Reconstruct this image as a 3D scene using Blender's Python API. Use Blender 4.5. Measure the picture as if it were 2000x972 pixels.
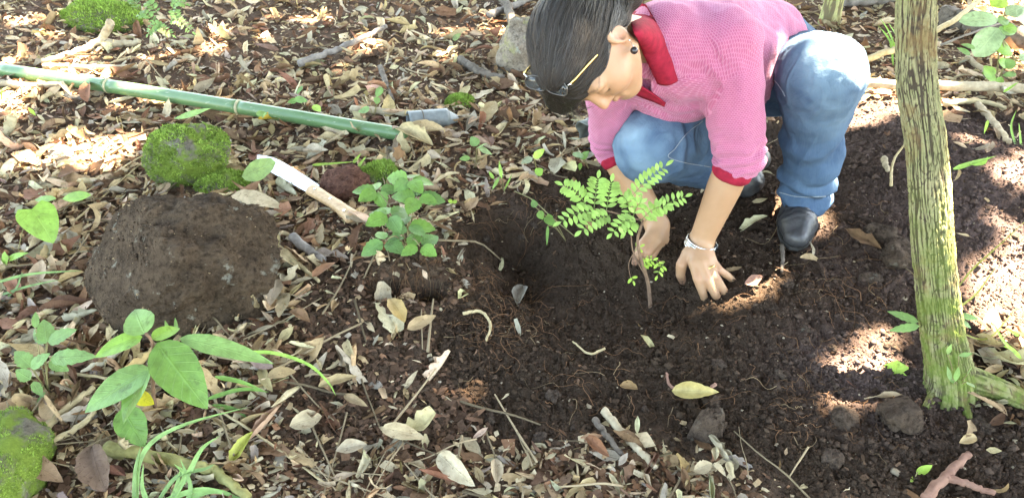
import bpy, math, random, os
import numpy as np
from mathutils import Vector, Matrix

for _o in list(bpy.data.objects):
    bpy.data.objects.remove(_o, do_unlink=True)
SC = bpy.context.scene
COL = SC.collection

# ------------------------------------------------------------------ camera
PITCH = math.radians(38.0)
CAMZ = 1.20
FPX = 1500.0                      # focal length in pixels of the 2000 px wide photograph
cam_d = bpy.data.cameras.new("camera")
cam_d.sensor_fit = 'HORIZONTAL'
cam_d.sensor_width = 36.0
cam_d.lens = 36.0 * FPX / 2000.0
cam_d.clip_start = 0.05
cam_d.clip_end = 400.0
cam = bpy.data.objects.new("camera", cam_d)
cam.location = (0, 0, CAMZ)
cam.rotation_euler = (math.pi / 2 - PITCH, 0, 0)
COL.objects.link(cam)
SC.camera = cam

# ------------------------------------------------------------------ light
SUN_DIR = np.array([0.34, 0.30, 0.89]); SUN_DIR /= np.linalg.norm(SUN_DIR)   # towards the sun
SUN_EL = math.asin(SUN_DIR[2])
world = bpy.data.worlds.new("World")
SC.world = world
world.use_nodes = True
_nt = world.node_tree
_bg = _nt.nodes["Background"]
_sky = _nt.nodes.new("ShaderNodeTexSky")
_sky.sky_type = 'NISHITA'
_sky.sun_disc = False
_sky.sun_elevation = SUN_EL
_sky.sun_rotation = math.atan2(SUN_DIR[0], SUN_DIR[1])
_sky.air_density = 1.0
_sky.dust_density = 1.6
_sky.ozone_density = 1.0
_nt.links.new(_sky.outputs[0], _bg.inputs[0])
_bg.inputs[1].default_value = 0.075
sun_d = bpy.data.lights.new("sun", 'SUN')
sun_d.energy = 5.0
sun_d.angle = math.radians(0.53)
sun_d.color = (1.0, 0.965, 0.93)
sun = bpy.data.objects.new("sun", sun_d)
sun.rotation_euler = Vector(SUN_DIR).to_track_quat('Z', 'Y').to_euler()
sun.location = (3, 3, 9)
COL.objects.link(sun)

SC.view_settings.view_transform = 'Standard'
SC.view_settings.look = 'None'
SC.view_settings.exposure = 4.95
try:
    SC.view_settings.use_white_balance = True
    SC.view_settings.white_balance_temperature = 8400
    SC.view_settings.white_balance_tint = 8
except Exception:
    pass
SC.view_settings.gamma = 1.0
SC.view_settings.use_curve_mapping = False
SC.render.engine = 'CYCLES'
SC.cycles.use_denoising = True
try:
    SC.cycles.denoiser = 'OPENIMAGEDENOISE'
    SC.cycles.denoising_input_passes = 'RGB_ALBEDO_NORMAL'
except Exception:
    pass
SC.cycles.max_bounces = 6
SC.cycles.diffuse_bounces = 4
SC.cycles.glossy_bounces = 3
SC.cycles.transmission_bounces = 4
SC.cycles.transparent_max_bounces = 6
SC.cycles.sample_clamp_indirect = 6.0

DBG = ""
rng = np.random.default_rng(7)
random.seed(7)

# ------------------------------------------------------------------ helpers: pixels of the photograph -> places
CP, SP = math.cos(PITCH), math.sin(PITCH)
def ray(u, v):
    xc = (np.asarray(u, float) - 1000.0) / FPX
    yc = (486.0 - np.asarray(v, float)) / FPX
    return np.stack([xc, CP + yc * SP, -SP + yc * CP], -1)
EYE = np.array([0, 0, CAMZ])
def pd(u, v, d):
    return EYE + ray(u, v) * d
def pz(u, v, z=0.0):
    r = ray(u, v)
    return EYE + r * ((z - CAMZ) / r[..., 2:3] if r.ndim > 1 else (z - CAMZ) / r[2])
def project(P):
    P = np.asarray(P, float) - EYE
    d = P[..., 1] * CP - P[..., 2] * SP
    yc = P[..., 1] * SP + P[..., 2] * CP
    return 1000 + FPX * P[..., 0] / d, 486 - FPX * yc / d, d
def nrm(v):
    v = np.asarray(v, float)
    return v / (np.linalg.norm(v, axis=-1, keepdims=True) + 1e-12)
def sstep(a, b, x):
    t = np.clip((x - a) / (b - a), 0, 1)
    return t * t * (3 - 2 * t)

# ------------------------------------------------------------------ noise
_perm = np.random.default_rng(3).permutation(256)
_perm = np.concatenate([_perm, _perm, _perm])
_g3 = nrm(np.random.default_rng(5).normal(size=(256, 3))).astype(np.float32)
def pnoise(x, y, z=0.0):
    x, y, z = np.broadcast_arrays(np.asarray(x, np.float32), np.asarray(y, np.float32), np.asarray(z, np.float32))
    xi, yi, zi = np.floor(x).astype(np.int32), np.floor(y).astype(np.int32), np.floor(z).astype(np.int32)
    xf, yf, zf = x - xi, y - yi, z - zi
    u, v, w = (t * t * t * (t * (t * 6 - 15) + 10) for t in (xf, yf, zf))
    def g(i, j, k):
        hsh = _perm[_perm[_perm[(xi + i) & 255] + ((yi + j) & 255)] + ((zi + k) & 255)]
        gr = _g3[hsh]
        return gr[..., 0] * (xf - i) + gr[..., 1] * (yf - j) + gr[..., 2] * (zf - k)
    def lp(a, b, t):
        return a + (b - a) * t
    return 1.6 * lp(lp(lp(g(0,0,0), g(1,0,0), u), lp(g(0,1,0), g(1,1,0), u), v),
              lp(lp(g(0,0,1), g(1,0,1), u), lp(g(0,1,1), g(1,1,1), u), v), w)
def fbm(x, y, z=0.0, octv=4, gain=0.5, lac=2.03):
    s, a, f = 0.0, 1.0, 1.0
    for i in range(octv):
        s = s + a * pnoise(x * f + 17.3 * i, y * f - 9.1 * i, np.asarray(z) * f + 4.7 * i)
        a *= gain; f *= lac
    return s

# ------------------------------------------------------------------ helpers: meshes and objects
def mk_mesh(name, V, F, mat=None, smooth=True, attrs=None, uv=None):
    """V (n,3); F a (m,k) int array or a list of such arrays; attrs {name: (n,) or (n,3/4)} on points; uv (n,2) per vertex"""
    me = bpy.data.meshes.new(name)
    V = np.ascontiguousarray(V, np.float32)
    Fs = F if isinstance(F, list) else [F]
    Fs = [np.ascontiguousarray(f, np.int32) for f in Fs if len(f)]
    me.vertices.add(len(V)); me.vertices.foreach_set("co", V.ravel())
    loops = np.concatenate([f.ravel() for f in Fs])
    tot = np.concatenate([np.full(len(f), f.shape[1], np.int32) for f in Fs])
    start = np.concatenate([[0], np.cumsum(tot)[:-1]]).astype(np.int32)
    me.loops.add(len(loops)); me.loops.foreach_set("vertex_index", loops)
    me.polygons.add(len(tot))
    me.polygons.foreach_set("loop_start", start)
    try:
        me.polygons.foreach_set("loop_total", tot)
    except Exception:
        pass
    me.update(calc_edges=True)
    if uv is not None:
        l = me.uv_layers.new(name="UVMap")
        l.data.foreach_set("uv", np.ascontiguousarray(np.asarray(uv, np.float32)[loops]).ravel())
    for k, a in (attrs or {}).items():
        a = np.asarray(a, np.float32)
        if a.ndim == 1:
            at = me.attributes.new(k, 'FLOAT', 'POINT'); at.data.foreach_set("value", a)
        elif a.shape[1] == 3:
            at = me.attributes.new(k, 'FLOAT_VECTOR', 'POINT'); at.data.foreach_set("vector", np.ascontiguousarray(a).ravel())
        else:
            at = me.attributes.new(k, 'FLOAT_COLOR', 'POINT'); at.data.foreach_set("color", np.ascontiguousarray(a).ravel())
    me.polygons.foreach_set("use_smooth", np.full(len(tot), bool(smooth)))
    if mat is not None:
        me.materials.append(mat)
    me.validate()
    me.update()
    return me
def link(name, me, parent=None, label=None, cat=None, group=None, kind=None, loc=None):
    o = bpy.data.objects.new(name, me)
    COL.objects.link(o)
    if loc is not None:
        o.location = [float(c) for c in loc]
    if parent is not None:
        o.parent = parent
    tag(o, label, cat, group, kind)
    return o
def tag(o, label=None, cat=None, group=None, kind=None):
    if label: o["label"] = label
    if cat: o["category"] = cat
    if group: o["group"] = group
    if kind: o["kind"] = kind
    return o
def empty(name, loc, label, cat, group=None):
    o = link(name, None, label=label, cat=cat, group=group, loc=loc)
    o.empty_display_size = 0.05
    return o
def child(name, V, F, mat, parent, **kw):
    """mesh child of an Empty that stands at parent.location (no rotation): V in world space"""
    p = np.array(parent.location) if parent is not None else 0.0
    par = parent
    while par is not None and par.parent is not None:
        par = par.parent
        p = p + np.array(par.location)
    label = kw.pop("label", None); kind = kw.pop("kind", None)
    return link(name, mk_mesh(name, np.asarray(V) - p, F, mat, **kw), parent, label=label, kind=kind)
def solo(name, V, F, mat, label, cat, group=None, kind=None, base=None, **kw):
    """a top-level mesh thing with its origin at its base"""
    V = np.asarray(V, float)
    if base is None:
        base = np.array([V[:, 0].mean(), V[:, 1].mean(), V[:, 2].min()])
    return link(name, mk_mesh(name, V - base, F, mat, **kw), None, label, cat, group, kind, loc=base)

class MB:
    def __init__(s):
        s.V, s.Q, s.T, s.C, s.U, s.n = [], [], [], [], [], 0
    def add(s, V, F, col=None, uv=None):
        V = np.asarray(V, np.float32)
        F = F if isinstance(F, list) else [F]
        for f in F:
            f = np.asarray(f, np.int32)
            if len(f) == 0: continue
            (s.Q if f.shape[1] == 4 else s.T).append(f + s.n)
        s.V.append(V)
        if col is not None:
            c = np.ones((len(V), 4), np.float32); c[:, :3] = np.asarray(col, np.float32)[..., :3]
            s.C.append(c)
        if uv is not None: s.U.append(np.asarray(uv, np.float32))
        s.n += len(V)
    def mesh(s, name, mat=None, smooth=True):
        F = []
        if s.Q: F.append(np.concatenate(s.Q))
        if s.T: F.append(np.concatenate(s.T))
        return mk_mesh(name, np.concatenate(s.V), F, mat, smooth,
                       {"Col": np.concatenate(s.C)} if s.C else None, np.concatenate(s.U) if s.U else None)
    def data(s):
        F = []
        if s.Q: F.append(np.concatenate(s.Q))
        if s.T: F.append(np.concatenate(s.T))
        return np.concatenate(s.V), F

def spline(P, n):
    """Catmull-Rom through the points P"""
    P = np.asarray(P, float)
    if len(P) == 2:
        t = np.linspace(0, 1, n)[:, None]
        return P[0] * (1 - t) + P[1] * t
    Q = np.vstack([2 * P[0] - P[1], P, 2 * P[-1] - P[-2]])
    ts = np.linspace(0, len(P) - 1, n)
    i = np.minimum(ts.astype(int), len(P) - 2)
    t = (ts - i)[:, None]
    a, b, c, d = Q[i], Q[i + 1], Q[i + 2], Q[i + 3]
    return 0.5 * (2 * b + (c - a) * t + (2 * a - 5 * b + 4 * c - d) * t ** 2 + (3 * b - a - 3 * c + d) * t ** 3)
def frames(P):
    P = np.asarray(P, float)
    T = nrm(np.gradient(P, axis=0))
    up = np.array([0, 0, 1.0]) if abs(T[0][2]) < 0.9 else np.array([1.0, 0, 0])
    N = np.zeros_like(P)
    n = nrm(np.cross(T[0], up))
    for i in range(len(P)):
        n = nrm(n - T[i] * np.dot(n, T[i]))
        N[i] = n
    return T, N, np.cross(T, N)
def tube(P, R, seg=8, cap=True, rough=0.0, seed=0, flat=1.0):
    P = np.asarray(P, float); n = len(P)
    R = np.broadcast_to(np.asarray(R, float), (n,))
    T, N, B = frames(P)
    a = np.linspace(0, 2 * np.pi, seg, endpoint=False)
    rr = R[:, None] * np.ones(seg)
    if rough:
        rr = rr * (1 + rough * fbm(np.cos(a)[None] * 1.5 + seed, np.sin(a)[None] * 1.5, np.arange(n)[:, None] * 0.45, 3))
    V = P[:, None] + rr[..., None] * (np.cos(a)[None, :, None] * N[:, None] + flat * np.sin(a)[None, :, None] * B[:, None])
    V = V.reshape(-1, 3)
    i = np.arange(n - 1)[:, None] * seg; j = np.arange(seg)[None]; k = (j + 1) % seg
    F = [np.stack([i + j, i + k, i + seg + k, i + seg + j], -1).reshape(-1, 4)]
    if cap:
        V = np.vstack([V, P[0] - T[0] * R[0] * 0.25, P[-1] + T[-1] * R[-1] * 0.25])
        s0, s1 = n * seg, n * seg + 1
        jj = np.arange(seg); kk = (jj + 1) % seg
        F.append(np.concatenate([np.stack([kk, jj, np.full(seg, s0)], -1),
                                 np.stack([(n - 1) * seg + jj, (n - 1) * seg + kk, np.full(seg, s1)], -1)]))
    return V, F
_ICO = {}
def icosphere(sub=0):
    if sub not in _ICO: _ICO[sub] = _icosphere(sub)
    return _ICO[sub][0].copy(), _ICO[sub][1].copy()
def _icosphere(sub=0):
    t = (1 + 5 ** 0.5) / 2
    V = [(-1,t,0),(1,t,0),(-1,-t,0),(1,-t,0),(0,-1,t),(0,1,t),(0,-1,-t),(0,1,-t),(t,0,-1),(t,0,1),(-t,0,-1),(-t,0,1)]
    F = [(0,11,5),(0,5,1),(0,1,7),(0,7,10),(0,10,11),(1,5,9),(5,11,4),(11,10,2),(10,7,6),(7,1,8),(3,9,4),(3,4,2),(3,2,6),(3,6,8),(3,8,9),(4,9,5),(2,4,11),(6,2,10),(8,6,7),(9,8,1)]
    V = [list(nrm(v)) for v in V]
    for _ in range(sub):
        mid, nf = {}, []
        def m(a, b):
            k = (min(a, b), max(a, b))
            if k not in mid:
                V.append(list(nrm((np.array(V[a]) + np.array(V[b])) / 2))); mid[k] = len(V) - 1
            return mid[k]
        for a, b, c in F:
            ab, bc, ca = m(a, b), m(b, c), m(c, a)
            nf += [(a, ab, ca), (b, bc, ab), (c, ca, bc), (ab, bc, ca)]
        F = nf
    return np.array(V), np.array(F)
def rotz(a):
    c, s = math.cos(a), math.sin(a)
    return np.array([[c, -s, 0], [s, c, 0], [0, 0, 1.0]])
def eulers(a, b, c):
    ca, sa, cb, sb, cc, sc = np.cos(a), np.sin(a), np.cos(b), np.sin(b), np.cos(c), np.sin(c)
    return np.stack([np.stack([cc * cb, cc * sb * sa - sc * ca, cc * sb * ca + sc * sa], -1),
                     np.stack([sc * cb, sc * sb * sa + cc * ca, sc * sb * ca - cc * sa], -1),
                     np.stack([-sb, cb * sa, cb * ca], -1)], -2)
def euler(a, b, c):
    return np.array(Matrix.Rotation(c, 3, 'Z') @ Matrix.Rotation(b, 3, 'Y') @ Matrix.Rotation(a, 3, 'X'))

# ------------------------------------------------------------------ leaf shape
A = np.array
def leaf_geo(L, W, shape="ell", ny=9, nx=4, droop=0.0, cup=0.0, twist=0.0, wave=0.0, teeth=0, seed=0, curl_edge=0.0):
    """leaf lying along +x from its stalk, face up; returns V, F, uv"""
    r_ = np.random.default_rng(seed)
    t = np.linspace(0, 1, ny)
    w = {"ell": np.sin(np.pi * t) ** .75, "ovate": np.sin(np.pi * t ** .72) ** .8, "lance": np.sin(np.pi * t ** .85) ** 1.1 ,
         "heart": np.where(t < .12, .62 + 3 * t, np.cos((t - .12) / .88 * np.pi / 2) ** .75), "round": np.sin(np.pi * t) ** .5,
         "lobed": np.sin(np.pi * t) ** .6 * (1 + .35 * np.cos(t * np.pi * 5)), "torn": np.sin(np.pi * (.05 + .66 * t)) ** .7 * (1 + .22 * np.sin(t * 23 + seed)), "blade": np.minimum(1, 6 * t) * (1 - t) ** .6}[shape].copy()
    w = np.clip(w, .012, None)
    if teeth:
        w = w * (1 + .10 * np.where(np.arange(ny) % 2 == 0, 1, -1) * np.sin(np.pi * t))
    if wave:
        w = w * (1 + wave * .5 * r_.normal(0, .3, ny))
    s = np.linspace(-1, 1, nx + 1)
    X = np.repeat((t * L)[:, None], nx + 1, 1) + 0 * s
    if shape == "heart":
        X = X - .10 * L * np.abs(s)[None] * np.clip(1 - t / .25, 0, 1)[:, None]
    Y = w[:, None] * s[None] * W / 2
    Z = cup * np.abs(Y) + wave * W * .10 * np.sin(t[:, None] * 9 + s[None] * 2 + seed) * np.abs(s)[None]
    if curl_edge:
        a = curl_edge * np.abs(s)[None]
        Z = Z + np.abs(Y) * np.sin(a); Y = Y * np.cos(a * .9)
    ang = droop * t
    # bend along the length
    dx = np.cos(-ang) * L / (ny - 1); dz = np.sin(-ang) * L / (ny - 1)
    cx = np.concatenate([[0], np.cumsum(dx[:-1])]); cz = np.concatenate([[0], np.cumsum(dz[:-1])])
    Xb = cx[:, None] + (X - (t * L)[:, None]) + Z * np.sin(ang)[:, None]
    Zb = cz[:, None] + Z * np.cos(ang)[:, None]
    ca, sa = np.cos(twist * t)[:, None], np.sin(twist * t)[:, None]
    Yt = Y * ca - (Zb - cz[:, None]) * sa; Zt = cz[:, None] + Y * sa + (Zb - cz[:, None]) * ca
    V = np.stack([Xb, Yt, Zt], -1).reshape(-1, 3)
    I = np.arange(ny * (nx + 1)).reshape(ny, nx + 1)
    F = np.stack([I[:-1, :-1], I[1:, :-1], I[1:, 1:], I[:-1, 1:]], -1).reshape(-1, 4)
    uv = np.stack([np.repeat(t[:, None], nx + 1, 1), np.repeat((s * .5 + .5)[None], ny, 0)], -1).reshape(-1, 2)
    return V, F, uv
def frame(d, n):
    d = nrm(d); n = np.asarray(n, float); n = nrm(n - d * (n @ d))
    return np.stack([d, np.cross(n, d), n], 1)

# ------------------------------------------------------------------ materials
def new_mat(name):
    m = bpy.data.materials.new(name)
    m.use_nodes = True
    nt = m.node_tree
    return m, nt, nt.nodes["Principled BSDF"]
class NB:
    """small node builder"""
    def __init__(s, nt): s.nt = nt
    def n(s, t, **kw):
        nd = s.nt.nodes.new(t)
        for k, v in kw.items(): setattr(nd, k, v)
        return nd
    def put(s, sock, v):
        if hasattr(v, "is_linked") or hasattr(v, "links"): s.nt.links.new(v, sock)
        else: sock.default_value = v
    def attr(s, name, out="Fac"):
        return s.n("ShaderNodeAttribute", attribute_name=name).outputs[out]
    def coord(s, out="Object"):
        return s.n("ShaderNodeTexCoord").outputs[out]
    def pos(s):
        return s.n("ShaderNodeNewGeometry").outputs["Position"]
    def noise(s, vec, scale, detail=3, rough=0.55, out="Fac"):
        nd = s.n("ShaderNodeTexNoise"); s.put(nd.inputs["Vector"], vec)
        nd.inputs["Scale"].default_value = scale; nd.inputs["Detail"].default_value = detail; nd.inputs["Roughness"].default_value = rough
        return nd.outputs[out]
    def voro(s, vec, scale, out="Distance", feature='F1'):
        nd = s.n("ShaderNodeTexVoronoi", feature=feature); s.put(nd.inputs["Vector"], vec); nd.inputs["Scale"].default_value = scale
        return nd.outputs[out]
    def ramp(s, f, stops):
        nd = s.n("ShaderNodeValToRGB"); s.put(nd.inputs[0], f)
        e = nd.color_ramp.elements
        while len(e) < len(stops): e.new(0.5)
        for el, (p, c) in zip(e, stops):
            el.position = p; el.color = (c[0], c[1], c[2], 1) if not np.isscalar(c) else (c, c, c, 1)
        return nd.outputs[0]
    def mix(s, f, a, b, mode='MIX'):
        nd = s.n("ShaderNodeMix", data_type='RGBA', blend_type=mode)
        s.put(nd.inputs[0], f)
        for k, v in ((6, a), (7, b)):
            s.put(nd.inputs[k], v if hasattr(v, "links") else (*v[:3], 1))
        return nd.outputs[2]
    def math(s, op, a, b=0.0, clamp=False):
        nd = s.n("ShaderNodeMath", operation=op, use_clamp=clamp)
        s.put(nd.inputs[0], a); s.put(nd.inputs[1], b)
        return nd.outputs[0]
    def mapping(s, vec, scale=(1, 1, 1)):
        nd = s.n("ShaderNodeMapping"); s.put(nd.inputs[0], vec); nd.inputs["Scale"].default_value = scale
        return nd.outputs[0]
    def bump(s, h, strength=0.5, dist=0.01, normal=None):
        nd = s.n("ShaderNodeBump"); s.put(nd.inputs["Height"], h)
        nd.inputs["Strength"].default_value = strength; nd.inputs["Distance"].default_value = dist
        if normal is not None: s.put(nd.inputs["Normal"], normal)
        return nd.outputs[0]

def soil_material():
    m, nt, b = new_mat("soil"); k = NB(nt)
    p = k.pos()
    n1 = k.noise(p, 9, 5, 0.6); n2 = k.noise(p, 120, 4, 0.65); n3 = k.noise(p, 420, 2, 0.6)
    dark = k.mix(n1, (0.019, 0.0130, 0.0088), (0.062, 0.041, 0.027))
    deb = k.mix(k.noise(p, 60, 5, 0.7), (0.060, 0.038, 0.026), (0.23, 0.15, 0.10))
    c = k.mix(k.attr("litter"), dark, deb)
    c = k.mix(k.math('MULTIPLY', k.attr("dry"), 0.8), c, k.mix(n1, (0.085, 0.058, 0.054), (0.165, 0.115, 0.108)))  # dry soil tone that also carries painted sunlight
    c = k.mix(k.ramp(n2, [(0.3, 0.0), (0.75, 0.75)]), c, k.mix(0.5, c, (0.13, 0.085, 0.06)))
    sp = k.ramp(k.noise(p, 260, 2, 0.5), [(0.70, 0.0), (0.76, 1.0)])
    c = k.mix(k.math('MULTIPLY', sp, 0.25), c, (0.25, 0.17, 0.11))
    k.put(b.inputs["Base Color"], c)
    b.inputs["Roughness"].default_value = 0.93
    b.inputs["Specular IOR Level"].default_value = 0.03
    h = k.math('ADD', k.math('MULTIPLY', n2, 1.0), k.math('MULTIPLY', n3, 0.5))
    k.put(b.inputs["Normal"], k.bump(h, 1.0, 0.009))
    return m
def crumb_material():
    m, nt, b = new_mat("soil_crumb"); k = NB(nt)
    p = k.pos()
    c = k.mix(k.noise(p, 300, 3, 0.6), k.attr("Col", "Color"), (0.12, 0.08, 0.055))
    c = k.mix(0.72, c, k.attr("Col", "Color"))
    k.put(b.inputs["Base Color"], c)
    b.inputs["Roughness"].default_value = 0.95
    b.inputs["Specular IOR Level"].default_value = 0.03
    k.put(b.inputs["Normal"], k.bump(k.noise(p, 500, 3, 0.6), 0.7, 0.003))
    return m
def leaf_material(name, source, rough=0.6, trans=0.22, vein=0.25, spots=0.5, bump=0.4, gloss=0.3, veincol=None, sideveins=9.0, spot_scale=130):
    """source: 'object' (Object Info colour) or 'attr' (vertex colour)"""
    m, nt, b = new_mat(name); k = NB(nt)
    base = k.n("ShaderNodeObjectInfo").outputs["Color"] if source == 'object' else k.attr("Col", "Color")
    uvn = k.n("ShaderNodeUVMap").outputs[0]
    sx = k.n("ShaderNodeSeparateXYZ"); k.put(sx.inputs[0], uvn)
    across = k.math('ABSOLUTE', k.math('SUBTRACT', sx.outputs[1], 0.5))
    midrib = k.math('SUBTRACT', 1.0, k.math('MULTIPLY', across, 28.0), True)
    # side veins slanting towards the tip
    sv = k.math('FRACT', k.math('SUBTRACT', k.math('MULTIPLY', sx.outputs[0], sideveins), k.math('MULTIPLY', across, 3.2)))
    sv = k.math('SUBTRACT', 1.0, k.math('MULTIPLY', k.math('ABSOLUTE', k.math('SUBTRACT', sv, 0.5)), 12.0), True)
    veins = k.math('MAXIMUM', midrib, k.math('MULTIPLY', sv, 0.55))
    p = k.pos()
    n1 = k.noise(p, 45, 4, 0.65)
    c = k.mix(k.ramp(n1, [(0.3, 0.0), (0.7, 1.0)]), k.mix(1.0, base, (0.72, 0.68, 0.62), 'MULTIPLY'), k.mix(1.0, base, (1.18, 1.16, 1.12), 'MULTIPLY'))
    if spots:
        s = k.ramp(k.noise(p, spot_scale, 3, 0.6), [(0.60, 0.0), (0.68, 1.0)])
        c = k.mix(k.math('MULTIPLY', s, spots), c, k.mix(1.0, base, (0.35, 0.27, 0.22), 'MULTIPLY'))
    c = k.mix(k.math('MULTIPLY', veins, vein), c, veincol if veincol else k.mix(1.0, base, (1.5, 1.4, 1.2), 'MULTIPLY'))
    k.put(b.inputs["Base Color"], c)
    b.inputs["Roughness"].default_value = rough
    b.inputs["Specular IOR Level"].default_value = gloss
    h = k.math('ADD', k.math('MULTIPLY', veins, 0.6), n1)
    bp = k.bump(h, bump, 0.004)
    k.put(b.inputs["Normal"], bp)
    tr = k.n("ShaderNodeBsdfTranslucent"); k.put(tr.inputs[0], c); k.put(tr.inputs["Normal"], bp)
    mx = k.n("ShaderNodeMixShader"); mx.inputs[0].default_value = trans
    nt.links.new(b.outputs[0], mx.inputs[1]); nt.links.new(tr.outputs[0], mx.inputs[2])
    nt.links.new(mx.outputs[0], nt.nodes["Material Output"].inputs[0])
    return m
def simple(name, col, rough=0.6, var=0.25, scale=40, bump=0.3, bscale=200, metal=0.0, spec=0.4, dist=0.003, col2=None, detail=4):
    m, nt, b = new_mat(name); k = NB(nt)
    p = k.pos()
    n = k.noise(p, scale, detail, 0.6)
    c2 = col2 if col2 else tuple(min(1, c * (1 + var)) for c in col)
    c1 = tuple(c * (1 - var) for c in col) if not col2 else col
    k.put(b.inputs["Base Color"], k.mix(k.ramp(n, [(0.3, 0.0), (0.7, 1.0)]), c1, c2))
    b.inputs["Roughness"].default_value = rough
    b.inputs["Metallic"].default_value = metal
    b.inputs["Specular IOR Level"].default_value = spec
    if bump:
        k.put(b.inputs["Normal"], k.bump(k.noise(p, bscale, 4, 0.6), bump, dist))
    return m
def rock_material(name, c1, c2, moss=None, mosscov=0.0, scale=30, lichen=0.0, relief_=0.010):
    m, nt, b = new_mat(name); k = NB(nt)
    p = k.pos()
    n = k.noise(p, scale, 5, 0.65); f = k.noise(p, 260, 4, 0.65)
    c = k.mix(k.ramp(n, [(0.3, 0.0), (0.7, 1.0)]), c1, c2)
    c = k.mix(k.ramp(f, [(0.4, 0.0), (0.75, 0.6)]), c, c2)
    c = k.mix(k.ramp(k.noise(p, 75, 4, 0.7), [(0.30, 0.85), (0.52, 0.0)]), c, tuple(q * 0.45 for q in c1))
    if lichen:
        li = k.ramp(k.noise(p, 22, 4, 0.7), [(0.62, 0.0), (0.68, 1.0)])
        c = k.mix(k.math('MULTIPLY', li, lichen), c, (0.35, 0.36, 0.30))
    h = k.math('ADD', n, k.math('MULTIPLY', f, 0.6))
    if moss:
        g = k.ramp(k.noise(p, 14, 5, 0.7), [(max(0.0, 0.62 - mosscov), 0.0), (0.74 - mosscov, 1.0)])
        mc = k.mix(k.noise(p, 180, 3, 0.6), moss, tuple(c_ * 2.4 for c_ in moss))
        c = k.mix(g, c, mc)
    k.put(b.inputs["Base Color"], c)
    b.inputs["Roughness"].default_value = 0.92
    b.inputs["Specular IOR Level"].default_value = 0.05
    k.put(b.inputs["Normal"], k.bump(h, 1.0, relief_))
    return m
# ------------------------------------------------------------------ the ground
def G(u, v):
    return pz(u, v, 0.0)[..., :2] if np.ndim(u) else pz(u, v, 0.0)[:2]
def poly_sd(x, y, poly):
    """signed distance to a polygon, negative inside"""
    P = np.asarray(poly, float); Q = np.roll(P, -1, 0)
    x = np.asarray(x, float); y = np.asarray(y, float)
    lo, hi = P.min(0) - .35, P.max(0) + .35
    m = (x > lo[0]) & (x < hi[0]) & (y > lo[1]) & (y < hi[1])
    out = np.full(x.shape, .35)
    out[m] = _poly_sd(x[m], y[m], P, Q)
    return out
def _poly_sd(x, y, P, Q):
    d = np.full(np.shape(x), 1e9); ins = np.zeros(np.shape(x), bool)
    for (ax, ay), (bx, by) in zip(P, Q):
        ex, ey = bx - ax, by - ay
        t = np.clip(((x - ax) * ex + (y - ay) * ey) / (ex * ex + ey * ey + 1e-12), 0, 1)
        d = np.minimum(d, np.hypot(x - ax - t * ex, y - ay - t * ey))
        c = ((ay > y) != (by > y)) & (x < (bx - ax) * (y - ay) / (by - ay + 1e-12) + ax)
        ins ^= c
    return np.where(ins, -d, d)
DUG = [G(*p) for p in [(915, 570), (900, 470), (930, 398), (1060, 372), (1170, 330), (1300, 300), (1480, 250), (1700, 215), (2080, 255),
                       (2120, 980), (1780, 1010), (1500, 940), (1250, 850), (1000, 880), (930, 800), (880, 720), (860, 640)]]
PIT = [G(*p) for p in [(925, 520), (915, 450), (945, 402), (1040, 385), (1105, 420), (1180, 450), (1260, 470), (1330, 520), (1420, 560), (1490, 600), (1430, 680), (1250, 720), (1080, 720), (960, 660), (910, 590)]]
DEEP = [G(*p) for p in [(935, 520), (925, 450), (950, 410), (1040, 395), (1095, 430), (1110, 500), (1090, 570), (1010, 590), (950, 570)]]
BANK = [G(*p) for p in [(680, 440), (760, 425), (890, 405), (922, 450), (915, 540), (880, 578), (800, 572), (715, 578), (670, 530)]]
def dug_mask(x, y):
    w = 0.05 * fbm(x * 5, y * 5, 1.0, 3)
    return 1 - sstep(-0.06, 0.07, poly_sd(x, y, DUG) + w)
_cx, _cy = G(1900, 400)
_bx, _by = G(800, 500)
_hand = G(1370, 560)
def height(x, y):
    x = np.asarray(x, float); y = np.asarray(y, float)
    near = 1 - sstep(5, 12, np.hypot(x, y - 2))
    h = 0.030 * fbm(x * 1.3, y * 1.3, 0.3, 3) * (0.3 + 0.7 * near)
    sd = poly_sd(x, y, PIT) + 0.020 * fbm(x * 9, y * 9, 2.2, 3)
    h = h - 0.060 * (1 - sstep(-0.20, 0.02, sd))
    sd2 = poly_sd(x, y, DEEP) + 0.014 * fbm(x * 14, y * 14, 5.2, 3)
    h = h - 0.070 * (1 - sstep(-0.13, 0.012, sd2))
    sd3 = poly_sd(x, y, BANK) + 0.030 * fbm(x * 14, y * 14, 7.2, 3)
    h = h + 0.030 * (1 - sstep(-0.085, 0.020, sd3))
    h = h + 0.10 * np.exp(-(((x - _cx) / 0.42) ** 2 + ((y - _cy) / 0.45) ** 2))          # spoil heap right of the tree
    h = h + 0.012 * np.exp(-(((x - _bx) / 0.16) ** 2 + ((y - _by) / 0.13) ** 2))         # bank left of the pit
    h = h - 0.026 * np.exp(-(((x - _hand[0]) / 0.12) ** 2 + ((y - _hand[1]) / 0.10) ** 2))
    # two small hollows under the bank
    for (u, v, r, dp) in [(752, 578, 0.036, 0.060), (838, 578, 0.040, 0.065)]:
        gx, gy = G(u, v)
        h = h - dp * np.exp(-(((x - gx) / r) ** 2 + ((y - gy) / (r * 0.8)) ** 2) ** 2)
    h = h + 0.25 * sstep(3.6, 9, y) * near
    return h
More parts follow.
